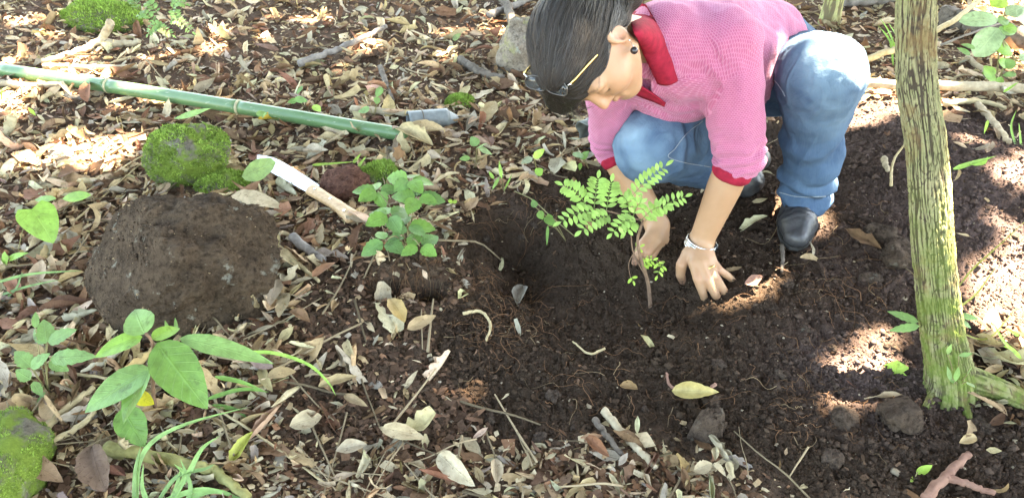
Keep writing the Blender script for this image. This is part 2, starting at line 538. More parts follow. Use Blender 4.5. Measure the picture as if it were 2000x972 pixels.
def relief(x, y, D=None):
    """clods and crumbs of the dug soil, duff of the rest"""
    if D is None: D = dug_mask(x, y)
    wx = x + 0.02 * fbm(x * 11, y * 11, 8.0, 2); wy = y + 0.02 * fbm(x * 11, y * 11, 3.0, 2)
    cl = np.abs(fbm(wx * 16, wy * 16, 0.0, 3)) * -0.014 + 0.006
    fine = 0.0065 * fbm(wx * 45, wy * 45, 2.0, 4, 0.62)
    bil = 0.006 * (0.5 - np.abs(fbm(wx * 75, wy * 75, 9.0, 2, 0.6)))
    duff = 0.006 * fbm(x * 30, y * 30, 4.0, 4, 0.6)
    return D * (.75 * cl + fine + bil) + (1 - D) * duff
def ground_z(x, y, D=None):
    near = 1 - sstep(5, 9, np.hypot(x, np.asarray(y) - 2))
    return height(x, y) + relief(x, y, D) * near
def gp(u, v, dz=0.0, it=4):
    """place on the ground that the photograph shows at pixel (u, v)"""
    z = 0.0
    for _ in range(it):
        p = pz(u, v, z + dz)
        z = 0.15 * z + 0.85 * float(height(p[0], p[1]))
    p = pz(u, v, z + dz)
    return np.array([p[0], p[1], z])

NX, NY = (700, 520) if not DBG else (300, 220)
ys = 0.80 * (5.6 / 0.80) ** np.linspace(0, 1, NY)
far = 5.6 + np.cumsum(0.08 * 1.45 ** np.arange(16)); nearr = 0.80 - np.cumsum(0.02 * 1.62 ** np.arange(16))
yy = np.concatenate([nearr[::-1], ys, far])
ss = np.linspace(-1, 1, NX)
ext = 1 + np.cumsum(0.012 * 1.55 ** np.arange(18))
ss = np.concatenate([-ext[::-1], ss, ext])
S_, Y_ = np.meshgrid(ss, yy)
X_ = S_ * (0.45 + 0.60 * np.clip(Y_, 0.8, 5.6))
Dm = dug_mask(X_, Y_)
Z_ = ground_z(X_, Y_, Dm)
nr, nc = X_.shape
idx = np.arange(nr * nc).reshape(nr, nc)
Fg = np.stack([idx[:-1, :-1], idx[:-1, 1:], idx[1:, 1:], idx[1:, :-1]], -1).reshape(-1, 4)
_u, _v, _d = project(np.stack([X_, Y_, Z_], -1))
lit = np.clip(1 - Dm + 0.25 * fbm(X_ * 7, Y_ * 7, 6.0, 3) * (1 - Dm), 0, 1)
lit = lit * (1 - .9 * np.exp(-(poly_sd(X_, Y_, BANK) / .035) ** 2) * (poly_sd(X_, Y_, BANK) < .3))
_dx, _dy = G(1930, 430)
dry = np.clip(1.15 * np.exp(-(((X_ - _dx) / 0.42) ** 2 + ((Y_ - _dy) / 0.75) ** 2)) + 0.35 * fbm(X_ * 6, Y_ * 6, 3.3, 3) - 0.15, 0, 1)  # dry heap soil, with the pink of sunlight painted into its colour
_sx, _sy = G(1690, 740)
dry = np.clip(dry + 0.8 * np.exp(-(((X_ - _sx) / 0.16) ** 2 + ((Y_ - _sy) / 0.14) ** 2)), 0, 1)  # pool of sunlight painted into the soil left of the trunk
SOIL = soil_material()
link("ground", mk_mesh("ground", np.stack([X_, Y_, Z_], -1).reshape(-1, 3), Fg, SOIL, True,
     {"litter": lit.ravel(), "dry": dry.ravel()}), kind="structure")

# ------------------------------------------------------------------ signed distance modelling
def rc(a, b, ra, rb, n=None, s=1.0):
    a, b = np.asarray(a, float), np.asarray(b, float)
    if n is not None: n = nrm(n)
    def f(p):
        ab = b - a
        t = np.clip((p - a) @ ab / (ab @ ab + 1e-12), 0, 1)
        q = p - a - t[:, None] * ab
        if n is not None:
            q = q + np.outer(q @ n, n) * (1 / s - 1)
        return np.sqrt((q * q).sum(1)) - (ra + (rb - ra) * t)
    return f
def chain(P, R, n=None, s=1.0):
    fs = [rc(P[i], P[i + 1], R[i], R[i + 1], n, s) for i in range(len(P) - 1)]
    return lambda p: np.minimum.reduce([f(p) for f in fs]) if len(fs) > 1 else fs[0](p)
def ell(c, r, M=None):
    c, r = np.asarray(c, float), np.asarray(r, float)
    def f(p):
        q = p - c
        if M is not None: q = q @ M          # columns of M are the local axes
        k0 = np.sqrt(((q / r) ** 2).sum(1)); k1 = np.sqrt(((q / r ** 2) ** 2).sum(1))
        return k0 * (k0 - 1) / (k1 + 1e-9)
    return f
def smin(a, b, k):
    h = np.clip(0.5 + 0.5 * (b - a) / k, 0, 1)
    return b * (1 - h) + a * h - k * h * (1 - h)
def smax(a, b, k):
    return -smin(-a, -b, k)
def uni(fs, k):
    def f(p):
        d = fs[0](p)
        for i, g in enumerate(fs[1:]):
            d = smin(d, g(p), k[i] if isinstance(k, (list, tuple)) else k)
        return d
    return f
def half(c, n):
    c, n = np.asarray(c, float), nrm(n)
    return lambda p: (p - c) @ n            # positive on the side n points to
def mesh_sdf(f, lo, hi, h, smooth=2):
    lo, hi = np.asarray(lo, float), np.asarray(hi, float)
    B = 8
    nb = np.ceil((hi - lo) / (h * B)).astype(int) + 1
    N = nb * B + 1
    # coarse pass: block centres
    ci = np.stack(np.meshgrid(*[np.arange(k) for k in nb], indexing='ij'), -1).reshape(-1, 3)
    cc = lo + (ci + 0.5) * B * h
    d = np.concatenate([f(c) for c in np.array_split(cc, max(1, len(cc) // 60000))])
    act = np.abs(d) < B * h * 0.87 * 1.15 + 0.007
    val = np.repeat(np.repeat(np.repeat(np.where(d > 0, 1.0, -1.0).astype(np.float32).reshape(nb), B, 0), B, 1), B, 2)
    val = np.pad(val, ((0, 1),) * 3, mode='edge')
    loc = np.stack(np.meshgrid(*[np.arange(B + 1)] * 3, indexing='ij'), -1).reshape(-1, 3)
    ai = ci[act]
    for part in np.array_split(ai, max(1, len(ai) // 400)):
        g = (part[:, None] * B + loc[None])
        v = f((lo + g.reshape(-1, 3) * h)).astype(np.float32)
        gg = g.reshape(-1, 3)
        val[gg[:, 0], gg[:, 1], gg[:, 2]] = v
    ins = val < 0
    c8 = np.zeros(tuple(s - 1 for s in val.shape), np.uint8)
    for i in (0, 1):
        for j in (0, 1):
            for k in (0, 1):
                c8 += ins[i:ins.shape[0] - 1 + i, j:ins.shape[1] - 1 + j, k:ins.shape[2] - 1 + k]
    cell = np.argwhere((c8 > 0) & (c8 < 8))
    corner = np.array([[i, j, k] for i in (0, 1) for j in (0, 1) for k in (0, 1)])
    cv = np.stack([val[cell[:, 0] + a, cell[:, 1] + b, cell[:, 2] + c] for a, b, c in corner], 1)
    acc = np.zeros((len(cell), 3)); cnt = np.zeros(len(cell))
    for a in range(8):
        for b in range(a + 1, 8):
            if np.abs(corner[a] - corner[b]).sum() != 1: continue
            x = (cv[:, a] < 0) != (cv[:, b] < 0)
            t = np.where(x, cv[:, a] / np.where(x, cv[:, a] - cv[:, b], 1), 0)
            acc += np.where(x[:, None], corner[a] + t[:, None] * (corner[b] - corner[a]), 0); cnt += x
    V = lo + (cell + acc / cnt[:, None]) * h
    vid = np.full(c8.shape, -1, np.int32)
    vid[cell[:, 0], cell[:, 1], cell[:, 2]] = np.arange(len(cell))
    Q = []
    for ax in range(3):
        sl0 = [slice(1, -1)] * 3; sl1 = [slice(1, -1)] * 3
        sl0[ax] = slice(0, -1); sl1[ax] = slice(1, None)
        s0, s1 = ins[tuple(sl0)], ins[tuple(sl1)]
        e = np.argwhere(s0 != s1)
        off = np.ones(3, int); off[ax] = 0
        e = e + off
        o1, o2 = [(a) for a in range(3) if a != ax]
        if ax == 1: o1, o2 = o2, o1
        def V_(d1, d2):
            q = e.copy(); q[:, o1] -= d1; q[:, o2] -= d2
            return vid[q[:, 0], q[:, 1], q[:, 2]]
        quad = np.stack([V_(1, 1), V_(0, 1), V_(0, 0), V_(1, 0)], 1)
        flip = ~ins[e[:, 0], e[:, 1], e[:, 2]] if False else ~s0[tuple((e - off).T)]
        quad[flip] = quad[flip][:, ::-1]
        Q.append(quad)
    Q = np.concatenate(Q)
    Q = Q[(Q >= 0).all(1)]
    for _ in range(smooth):
        S = np.zeros_like(V); c = np.zeros(len(V))
        for a, b in ((0, 1), (1, 2), (2, 3), (3, 0)):
            for k_ in range(3):
                S[:, k_] += np.bincount(Q[:, a], V[Q[:, b], k_], len(V)) + np.bincount(Q[:, b], V[Q[:, a], k_], len(V))
            c += np.bincount(Q[:, a], minlength=len(V)) + np.bincount(Q[:, b], minlength=len(V))
        V = 0.5 * V + 0.5 * S / np.maximum(c, 1)[:, None]
    return V, Q
def displace(V, Q, f):
    """push the vertices in along their normals by f(V)"""
    n = np.cross(V[Q[:, 2]] - V[Q[:, 0]], V[Q[:, 3]] - V[Q[:, 1]])
    N = np.zeros_like(V)
    for a in range(4):
        for k_ in range(3): N[:, k_] += np.bincount(Q[:, a], n[:, k_], len(V))
    return V - nrm(N) * f(V)[:, None]
def n3(p, s, o=0.0, octv=2):
    return fbm(p[:, 0] * s + o, p[:, 1] * s - o, p[:, 2] * s + 2 * o, octv)

# ------------------------------------------------------------------ the person: joints, each at its own place in space
A = np.array
J = dict(
    lank=pd(1572, 385, 1.976), lknee=pd(1612, 148, 1.70), lhip=A([.735, 1.93, .285]),
    rknee=pd(1272, 282, 1.85), rhip=A([.56, 1.96, .30]), rank=pd(1420, 330, 2.10),
    lsh=pd(1415, 78, 1.62), lelb=pd(1440, 306, 1.73), lwri=pd(1368, 474, 1.86),
    rsh=pd(1185, 125, 1.70), relb=pd(1191, 280, 1.925), rwri=pd(1284, 440, 1.945),
)
pelvis = A([.65, 1.95, .35])
midsh = (J['lsh'] + J['rsh']) / 2
TA = nrm(midsh - pelvis)                       # torso axis, pelvis to shoulders
CAMV = A([0, -CP, SP]); CUP = A([0, SP, CP]); CRT = A([1.0, 0, 0])
# head frame
hc = pd(1148, 98, 1.46)
hl = nrm(0.60 * CRT + 0.02 * CUP + 0.80 * CAMV)
hf = -0.12 * CRT - 0.90 * CUP - 0.34 * CAMV
hf = nrm(hf - hl * (hf @ hl))
hu = np.cross(hf, hl)
HM = np.stack([hl, hf, hu], 1)
def H(x, y, z): return hc + HM @ A([x, y, z], float)
nbase = midsh + 0.02 * TA + A([0, 0, 0.035])

def hand_fingers():
    """joints of the ten fingers: lists of points and radii"""
    L, R = [], []
    # left hand, back of the hand up, fingers spread into the soil
    L.append(([pd(1345, 496, 1.845), pd(1331, 517, 1.838), pd(1329, 536, 1.855), pd(1333, 550, 1.875)], [.0165, .0135, .0115, .0095]))
    L.append(([pd(1356, 515, 1.815), pd(1362, 543, 1.800), pd(1372, 570, 1.812), pd(1378, 588, 1.835), pd(1383, 598, 1.860)], [.0130, .0112, .0100, .0092, .0078]))
    L.append(([pd(1368, 515, 1.810), pd(1381, 545, 1.795), pd(1396, 573, 1.808), pd(1403, 586, 1.830), pd(1408, 596, 1.858)], [.0132, .0113, .0102, .0094, .0078]))
    L.append(([pd(1380, 512, 1.815), pd(1396, 539, 1.800), pd(1412, 564, 1.812), pd(1420, 577, 1.830), pd(1426, 587, 1.855)], [.0128, .0108, .0098, .0090, .0076]))
    L.append(([pd(1388, 506, 1.825), pd(1405, 527, 1.815), pd(1421, 538, 1.825), pd(1430, 546, 1.842), pd(1437, 556, 1.865)], [.0115, .0096, .0086, .0080, .0070]))
    # right hand, seen from the thumb side, fingers reaching down to the stem
    R.append(([pd(1270, 462, 1.915), pd(1254, 478, 1.895), pd(1246, 495, 1.895), pd(1240, 512, 1.905)], [.0150, .0125, .0110, .0092]))
    R.append(([pd(1283, 470, 1.910), pd(1266, 492, 1.895), pd(1252, 507, 1.915), pd(1243, 520, 1.940)], [.0130, .0112, .0100, .0082]))
    R.append(([pd(1289, 472, 1.925), pd(1275, 496, 1.912), pd(1260, 513, 1.932), pd(1251, 525, 1.955)], [.0130, .0112, .0100, .0082]))
    R.append(([pd(1294, 472, 1.940), pd(1284, 496, 1.932), pd(1270, 514, 1.950), pd(1261, 526, 1.970)], [.0126, .0108, .0096, .0080]))
    R.append(([pd(1298, 468, 1.955), pd(1292, 490, 1.952), pd(1281, 506, 1.968), pd(1272, 518, 1.985)], [.0112, .0094, .0084, .0072]))
    return L, R
LF, RF = hand_fingers()

def head_sdf():
    E = lambda c, r: ell(H(*c), r, HM)
    base = uni([E((0, -.012, .035), (.074, .094, .086)), E((0, .024, -.036), (.059, .063, .070)),
                rc(H(0, .054, -.080), H(0, .068, -.093), .029, .019),
                E((.040, .052, -.022), (.030, .034, .030)), E((-.040, .052, -.022), (.030, .034, .030)),
                rc(H(.05, .005, -.050), H(.012, .062, -.092), .024, .022), rc(H(-.05, .005, -.050), H(-.012, .062, -.092), .024, .022)],
               [.035, .03, .03, .03, .025, .025])
    nose = uni([rc(H(0, .084, .012), H(0, .1035, -.028), .0078, .0098), rc(H(.0095, .092, -.034), H(-.0095, .092, -.034), .0078, .0078)], .010)
    brow = rc(H(.040, .076, .026), H(-.040, .076, .026), .012, .012)
    lips = uni([rc(H(-.020, .084, -.062), H(.020, .084, -.062), .0055, .0055), rc(H(0, .090, -.061), H(0, .090, -.062), .0085, .0085),
                rc(H(-.016, .084, -.073), H(.016, .084, -.073), .0070, .0070)], .006)
    mouth = rc(H(-.022, .094, -.0675), H(.022, .094, -.0675), .0022, .0022)
    ears = []
    for s in (1, -1):
        M = HM @ euler(math.radians(-12), 0, s * math.radians(-22))
        c = H(s * .0735, -.012, -.004)
        outer = ell(c, (.0085, .0205, .0330), M)
        lobe = ell(H(s * .0715, -.003, -.034), (.007, .0105, .012), M)
        scoop = ell(c + M @ A([s * .0080, .003, .002]), (.0065, .0125, .0215), M)
        canal = ell(c + M @ A([s * .0040, .007, -.007]), (.006, .0075, .0085), M)
        ears.append(lambda p, o=outer, l=lobe, sc=scoop, ca=canal: smax(smax(smin(o(p), l(p), .008), -sc(p), .004), -ca(p), .004))
    def f(p):
        d = smin(base(p), brow(p), .018)
        for s in (1, -1):
            d = smax(d, -ell(H(s * .033, .099, .006), (.020, .018, .014), HM)(p), .012)
            d = smin(d, ell(H(s * .032, .0765, .006), (.0145, .0135, .0125), HM)(p), .003)          # closed lids
        d = smin(d, nose(p), .010)
        d = smin(d, lips(p), .005)
        d = smax(d, -mouth(p), .003)
        for e in ears: d = smin(d, e(p), .006)
        return d
    return f
def bounded(f, c, r):
    """evaluate f only inside a ball; outside, the distance to the ball keeps the surface away"""
    def g(p):
        d = np.linalg.norm(p - c, axis=1) - r
        m = d < 0
        o = d + .05
        if m.any(): o[m] = f(p[m])
        return o
    return g
HEAD = bounded(head_sdf(), hc, .22)
def arm(sh, el, wr, r):
    return chain([sh, el, el + .35 * (wr - el), wr], r)
def body_sdf():
    neck = rc(H(0, -.030, -.045), nbase - A([0, 0, .015]), .049, .044)
    parts = [rc(pelvis, pelvis + .25 * (midsh - pelvis), .125, .12, A([0, 0, 1]), .8), rc(pelvis + .2 * (midsh - pelvis), midsh - .08 * TA, .12, .115, A([0, 0, 1]), .8),
             rc(J['lsh'], J['rsh'], .05, .05),
             arm(J['lsh'], J['lelb'], J['lwri'], [.050, .041, .0395, .0285]), arm(J['rsh'], J['relb'], J['rwri'], [.050, .041, .0395, .0285]),
             chain([J['lhip'], J['lknee'], J['lank']], [.075, .052, .038]), chain([J['rhip'], J['rknee'], J['rank']], [.075, .052, .038]),
             ]
    core = uni(parts, .03)
    def palm(w, K, side):
        # flat slab from wrist to the knuckles
        kn = [c[0][0] for c in K[1:]]
        fs = [rc(w, 0.25 * w + 0.75 * k, .0235, .0150) for k in kn] + [rc(0.6 * w + 0.4 * k, k, .0155, c[1][0] + .0008) for k, c in zip(kn, K[1:])]
        return uni(fs, .010)
    pl, pr = palm(J['lwri'], LF, 1), palm(J['rwri'], RF, -1)
    fl = [chain(P, r) for P, r in LF]; fr = [chain(P, r) for P, r in RF]
    tl = rc(J['lwri'] * .8 + LF[0][0][0] * .2, LF[0][0][0], .020, .0165); tr = rc(J['rwri'] * .8 + RF[0][0][0] * .2, RF[0][0][0], .020, .0155)
    hb = [(c, .16) for c in (LF[2][0][2], RF[2][0][2])]
    def f(p):
        d = core(p)
        d = smin(d, neck(p), .03)
        d = smin(d, HEAD(p), .018)
        for w, pa, th, fi, c in ((J['lwri'], pl, tl, fl, LF[2][0][1]), (J['rwri'], pr, tr, fr, RF[2][0][1])):
            m = ((p - c) ** 2).sum(1) < .19 ** 2
            if not m.any(): continue
            q = p[m]
            dd = smin(d[m], pa(q), .014)
            dd = smin(dd, th(q), .014)
            for g in fi: dd = smin(dd, g(q), .0045)
            d[m] = dd
        return d
    return f
BODY = body_sdf()

def bone_uv(V, F, bones):
    """(u round the nearest bone, v along it) for a woven pattern; vertices are split along the seams between bones"""
    C = V[F].mean(1)
    best = np.full(len(F), 1e9); fb = np.zeros(len(F), int); W = []
    for i, (a, b, r, ref) in enumerate(bones):
        ab = b - a; L = np.linalg.norm(ab); t = nrm(ab)
        ref = nrm(ref - t * (ref @ t)); bi = np.cross(t, ref)
        def co(P):
            x = (P - a) @ t
            return x, P - a - np.outer(x, t)
        x, q = co(C)
        d = np.hypot(np.linalg.norm(q, axis=1) - r, np.maximum(0, np.maximum(3 * (.07 - x), x - L)))
        m = d < best; best[m] = d[m]; fb[m] = i
        x, q = co(V)
        if r > .14:      # the broad back: flat pattern instead of a wrapped one
            pn = nrm(up2 * .55 + CAMV * .6); va = nrm(t - pn * (t @ pn)); ua = np.cross(pn, va)
            W.append(np.stack([(V - a) @ ua, (V - a) @ va, np.full(len(V), i * 1.0)], 1))
        else:
            W.append(np.stack([np.arctan2(q @ bi, q @ ref) * r, x, np.full(len(V), i * 1.0)], 1))
    W = np.stack(W)
    key = F * len(bones) + fb[:, None]
    u, inv = np.unique(key, return_inverse=True)
    vi, bi_ = u // len(bones), u % len(bones)
    return V[vi], inv.reshape(F.shape), W[bi_, vi]

# --- skin
def skin_material():
    m, nt, b = new_mat("skin"); k = NB(nt)
    p = k.pos()
    n = k.noise(p, 35, 3, 0.6)
    c = k.mix(n, (0.345, 0.190, 0.102), (0.43, 0.250, 0.142))
    red = k.attr("flush")
    c = k.mix(k.math('MULTIPLY', red, 0.45), c, (0.50, 0.17, 0.12))
    c = k.mix(k.math('MULTIPLY', k.attr("soiled"), k.ramp(k.noise(p, 160, 4, 0.7), [(0.40, 0.25), (0.6, 1.0)])), c, (0.07, 0.042, 0.03))
    c = k.mix(k.attr("lip"), c, (0.42, 0.15, 0.13))
    c = k.mix(k.attr("browhair"), c, (0.035, 0.022, 0.016))
    k.put(b.inputs["Base Color"], c)
    b.inputs["Roughness"].default_value = 0.48
    b.inputs["Specular IOR Level"].default_value = 0.42
    b.inputs["Subsurface Weight"].default_value = 0.12
    b.inputs["Subsurface Radius"].default_value = (0.01, 0.004, 0.002)
    b.inputs["Subsurface Scale"].default_value = 0.4
    h = k.math('ADD', k.noise(p, 420, 3, 0.6), k.math('MULTIPLY', k.voro(p, 700), 0.6))
    k.put(b.inputs["Normal"], k.bump(h, 0.22, 0.0012))
    return m
HRES = 0.0031 if not DBG else 0.005
V, F = mesh_sdf(BODY, (.0, 1.22, -.12), (.95, 2.12, .86), HRES, 1)
hq = (V - hc) @ HM
tips = [P[-1] for P, r in LF + RF]
kn = [P[1] for P, r in LF + RF]
dt = np.min([np.linalg.norm(V - t, axis=1) for t in tips], 0)
dk = np.min([np.linalg.norm(V - t, axis=1) for t in kn], 0)
inhead = (np.abs(hq) < .14).all(1)
flush = .7 * np.exp(-(dt / .02) ** 2) + .5 * np.exp(-(dk / .012) ** 2)
flush += inhead * (.7 * np.exp(-((hq - A([.045, .05, -.03])) ** 2).sum(1) / .03 ** 2) + .7 * np.exp(-((hq - A([0, .11, -.03])) ** 2).sum(1) / .015 ** 2) + .8 * np.exp(-((hq - A([.075, -.01, -.01])) ** 2).sum(1) / .02 ** 2))
soiled = np.clip(np.exp(-(dt / .027) ** 2) * 1.4, 0, 1)
lip = inhead * np.clip(np.exp(-(((hq - A([0, .092, -.067])) / A([.022, .02, .010])) ** 2).sum(1) * 1.5) * 1.2 - .2, 0, 1)
browhair = np.zeros(len(V))
for s in (1, -1):
    t = np.clip((hq[:, 0] * s - .016) / .036, 0, 1)
    browhair += inhead * (hq[:, 1] > .05) * (hq[:, 0] * s > .014) * (hq[:, 0] * s < .055) * (np.abs(hq[:, 2] - (.030 + .006 * np.sin(t * 2.6) - .004 * t)) < (.0034 - .002 * t)) * .45
    browhair += inhead * (hq[:, 1] > .06) * (np.abs(hq[:, 0] * s - .032) < .014) * np.exp(-((hq[:, 2] + .0030) / .0024) ** 2) * .95
SKIN = skin_material()
pbase = A([.60, 1.72, 0.0])
person = link("person", mk_mesh("person", V - pbase, F, SKIN, True, {"flush": flush, "soiled": soiled, "lip": lip, "browhair": browhair}), None,
     "crouching person in pink knit shirt and blue jeans, both hands in the dug soil", "person", loc=pbase)

# --- shirt
def shirt_material():
    m, nt, b = new_mat("pink_knit"); k = NB(nt)
    w = k.attr("weave", "Vector")
    br = k.n("ShaderNodeTexBrick", offset=0.5)
    k.put(br.inputs["Vector"], w)
    br.inputs["Scale"].default_value = 1.0
    br.inputs["Brick Width"].default_value = 0.0062
    br.inputs["Row Height"].default_value = 0.0042
    br.inputs["Mortar Size"].default_value = 0.0009
    br.inputs["Mortar Smooth"].default_value = 0.7
    br.inputs["Color1"].default_value = (0.39, 0.095, 0.175, 1)
    br.inputs["Color2"].default_value = (0.44, 0.115, 0.205, 1)
    br.inputs["Mortar"].default_value = (0.53, 0.20, 0.29, 1)
    p = k.pos()
    n = k.noise(p, 12, 3, 0.6)
    c = k.mix(n, br.outputs[0], k.mix(1.0, br.outputs[0], (0.86, 0.80, 0.88), 'MULTIPLY'))
    k.put(b.inputs["Base Color"], c)
    b.inputs["Roughness"].default_value = 0.85
    b.inputs["Specular IOR Level"].default_value = 0.15
    b.inputs["Sheen Weight"].default_value = 0.25
    b.inputs["Sheen Tint"].default_value = (1.0, 0.8, 0.9, 1)
    b2 = k.bump(br.outputs["Fac"], 0.7, 0.0016)
    k.put(b.inputs["Normal"], k.bump(k.noise(p, 700, 2, 0.6), 0.2, 0.001, b2))
    return m
hemc = pd(1545, 88, 1.93)
hemn = nrm(TA + 0.10 * CUP - .25 * CRT)
lcuff, rcuff = pd(1432, 330, 1.735), pd(1203, 303, 1.928)
ldir, rdir = nrm(J['lwri'] - J['lelb']), nrm(J['rwri'] - J['relb'])
lcut = half(lcuff, ldir); rcut = half(rcuff, rdir)
belly = pelvis + .30 * (midsh - pelvis) + A([-.02, -.02, -.05])
bust = pelvis + .74 * (midsh - pelvis) + A([-.03, -.02, -.075])
up2 = nrm(A([0, 0, 1.0]) - TA * TA[2])
def torso_sdf(off=0.0):
    return uni([rc(pelvis + A([0, -.02, .02]), pelvis + .5 * (midsh - pelvis), .165 + off, .150 + off, up2, .86),
                rc(pelvis + .5 * (midsh - pelvis), midsh - .06 * TA, .150 + off, .130 + off, up2, .86),
                rc(J['lsh'] * .9 + J['rsh'] * .1 - .015 * TA, J['rsh'] * .9 + J['lsh'] * .1 - .015 * TA, .066 + off, .066 + off),
                ell(bust, (.11 + off, .10 + off, .085 + off)), ell(belly, (.13 + off, .13 + off, .10 + off)),
                rc(midsh - .06 * TA, nbase, .10 + off, .074 + off)], [.04, .05, .05, .06, .04])
TOR = torso_sdf()
lsl = chain([J['lsh'] + .01 * CRT, J['lsh'] * .45 + J['lelb'] * .55 + .004 * CRT, J['lelb'] + .006 * CRT, lcuff + .03 * ldir], [.068, .063, .056, .0465])
rsl = chain([J['rsh'], J['rsh'] * .5 + J['relb'] * .5, J['relb'], rcuff + .03 * rdir], [.064, .052, .047, .0435])
neckhole = rc(nbase * .6 + H(0, -.030, -.055) * .4, H(0, -.030, -.055), .030, .056)
placket = nrm(midsh - .02 * TA - up2 * .08 - nbase)
vneck = rc(nbase - .04 * up2 + .02 * TA, nbase - .12 * up2 + .01 * TA, .030, .014)
def folds(p):
    a = J['lsh'] - .02 * TA
    # creases that fan out of the armpit and ring the elbow
    r = np.linalg.norm(p - (J['lsh'] - .05 * CAMV - .06 * CUP - .06 * CRT), axis=1)
    x = (p - J['lelb']) @ nrm(J['lelb'] - J['lsh'])
    w = .0045 * np.sin((x + .02 * n3(p, 14, 2.0)) * 210) * np.exp(-(x / .055) ** 2) * np.exp(-(np.linalg.norm(p - J['lelb'], axis=1) / .085) ** 4)
    w = w + .0042 * np.sin((r + .015 * n3(p, 10, 7.0)) * 190) * np.exp(-(r / .11) ** 2)
    x2 = (p - J['relb']) @ nrm(J['relb'] - J['rsh'])
    w = w + .0030 * np.sin((x2 + .02 * n3(p, 14, 9.0)) * 230) * np.exp(-(np.linalg.norm(p - J['relb'], axis=1) / .075) ** 4)
    k3 = (p - pelvis) @ nrm(np.cross(TA, CAMV)) + .03 * n3(p, 5, 6.0)
    drape = .006 * np.sin(k3 * 62) * np.exp(-(np.linalg.norm(p - (J['lsh'] * .5 + pelvis * .5 + .10 * CAMV), axis=1) / .15) ** 2)
    return w + drape + .0065 * n3(p, 9, 1.0, 2) + .0026 * n3(p, 26, 4.0, 2)
def shirt_f(p):
    d = smax(TOR(p), -half(hemc, hemn)(p), .006)
    d = smin(d, smax(lsl(p), lcut(p), .003), .028)
    d = smin(d, smax(rsl(p), rcut(p), .003), .028)
    d = smax(d, -neckhole(p), .005)
    d = smax(d, -vneck(p), .005)
    return d
V, F = mesh_sdf(shirt_f, (.0, 1.24, .08), (.95, 2.15, .90), HRES, 1)
V = displace(V, F, folds)
V, F, w = bone_uv(V, F, [(J['lsh'], lcuff, .062, CAMV), (J['rsh'], rcuff, .055, CAMV), (pelvis, midsh, .15, up2)])
shirt = link("shirt", mk_mesh("shirt", V - pbase, F, shirt_material(), True, {"weave": w}), person, "pink waffle knit shirt with three-quarter sleeves")
RED = simple("red_rib", (0.27, 0.014, 0.032), 0.9, 0.25, 60, 0.5, 420, spec=0.15, dist=0.0015)
for nm, c0, dr, r in (("cuff", lcuff, ldir, .0445), ("cuff", rcuff, rdir, .0425)):
    t = tube(spline([c0 - .006 * dr, c0 + .006 * dr, c0 + .020 * dr], 7), [r * .99, r * 1.04, r * 1.045, r * 1.04, r * 1.03, r * 1.01, r * .93], 40, cap=False)
    Vt, Ft = t
    Vt2 = (Vt.reshape(7, 40, 3) - 0) ; ax = spline([c0 - .006 * dr, c0 + .006 * dr, c0 + .020 * dr], 7)[:, None]
    inner = ax + (Vt2 - ax) * .93
    Va = np.vstack([Vt, inner.reshape(-1, 3)])
    Fa = [Ft[0], Ft[0][:, ::-1] + 280, np.stack([240 + np.arange(40), 240 + (np.arange(40) + 1) % 40, 520 + (np.arange(40) + 1) % 40, 520 + np.arange(40)], -1)]
    Va = Va + (.0012 * n3(Va, 40, 3.0))[:, None] * nrm(Va - c0)
    link("cuff", mk_mesh("cuff", Va - pbase, Fa, RED), shirt, "dark red ribbed cuff")
# collar: a folded red band standing round the neck, open at the front
def ribbon(L1, L2, th, n=40, m=7, bulge=.006):
    a, b = spline(L1, n), spline(L2, n)
    t = np.linspace(0, 1, m)[None, :, None]
    nn = nrm(np.cross(np.gradient(a, axis=0), b - a))
    S = a[:, None] * (1 - t) + b[:, None] * t + nn[:, None] * (bulge * np.sin(np.pi * t))
    top, bot = S + nn[:, None] * th / 2, S - nn[:, None] * th / 2
    I = np.arange(n * m).reshape(n, m); q = lambda I: np.stack([I[:-1, :-1], I[:-1, 1:], I[1:, 1:], I[1:, :-1]], -1).reshape(-1, 4)
    K = n * m
    rim = np.concatenate([I[0, :], I[1:, -1], I[-1, -2::-1], I[-2:0:-1, 0]])
    r2 = np.roll(rim, -1)
    return np.vstack([top.reshape(-1, 3), bot.reshape(-1, 3)]), [q(I), q(I)[:, ::-1] + K, np.stack([rim, rim + K, r2 + K, r2], -1)]

def trace(f, u, v, d0=1.2, d1=2.3):
    """depth at which the sight line of pixel (u, v) meets the surface f = 0"""
    d, r = d0, ray(u, v); L = np.linalg.norm(r)
    for _ in range(80):
        k = float(f((EYE + r * d)[None])[0])
        if k < .0004 or d > d1: break
        d += .8 * k / L
    return d
def cloth(p):
    d = smin(TOR(p), lsl(p), .028)
    return smin(d, BODY(p), .004)
def cloth0(p):
    return smin(TOR(p), lsl(p), .028)
def onto(pts, lift, f=cloth):
    out = []
    for (u, v), l in zip(pts, lift):
        out.append(pd(u, v, trace(f, u, v) - l))
    return out
Vc, Fc = ribbon(onto([(1218, 14), (1234, 48), (1256, 105), (1284, 163)], [.020, .018, .014, .010]),
                onto([(1262, 10), (1286, 55), (1309, 110), (1324, 157)], [.016, .014, .010, .008]), .005, 40, 7, .007)
link("collar", mk_mesh("collar", Vc - pbase, Fc, RED), shirt, "dark red collar flap beside the neck")
Vc, Fc = ribbon(onto([(1226, 158), (1250, 168), (1276, 184), (1300, 202)], [.013] * 4, cloth0),
                onto([(1232, 180), (1254, 190), (1276, 198), (1298, 208)], [.013] * 4, cloth0), .004, 30, 5, .003)
link("collar", mk_mesh("collar", Vc - pbase, Fc, RED), shirt, "inner red collar edge under the chin")

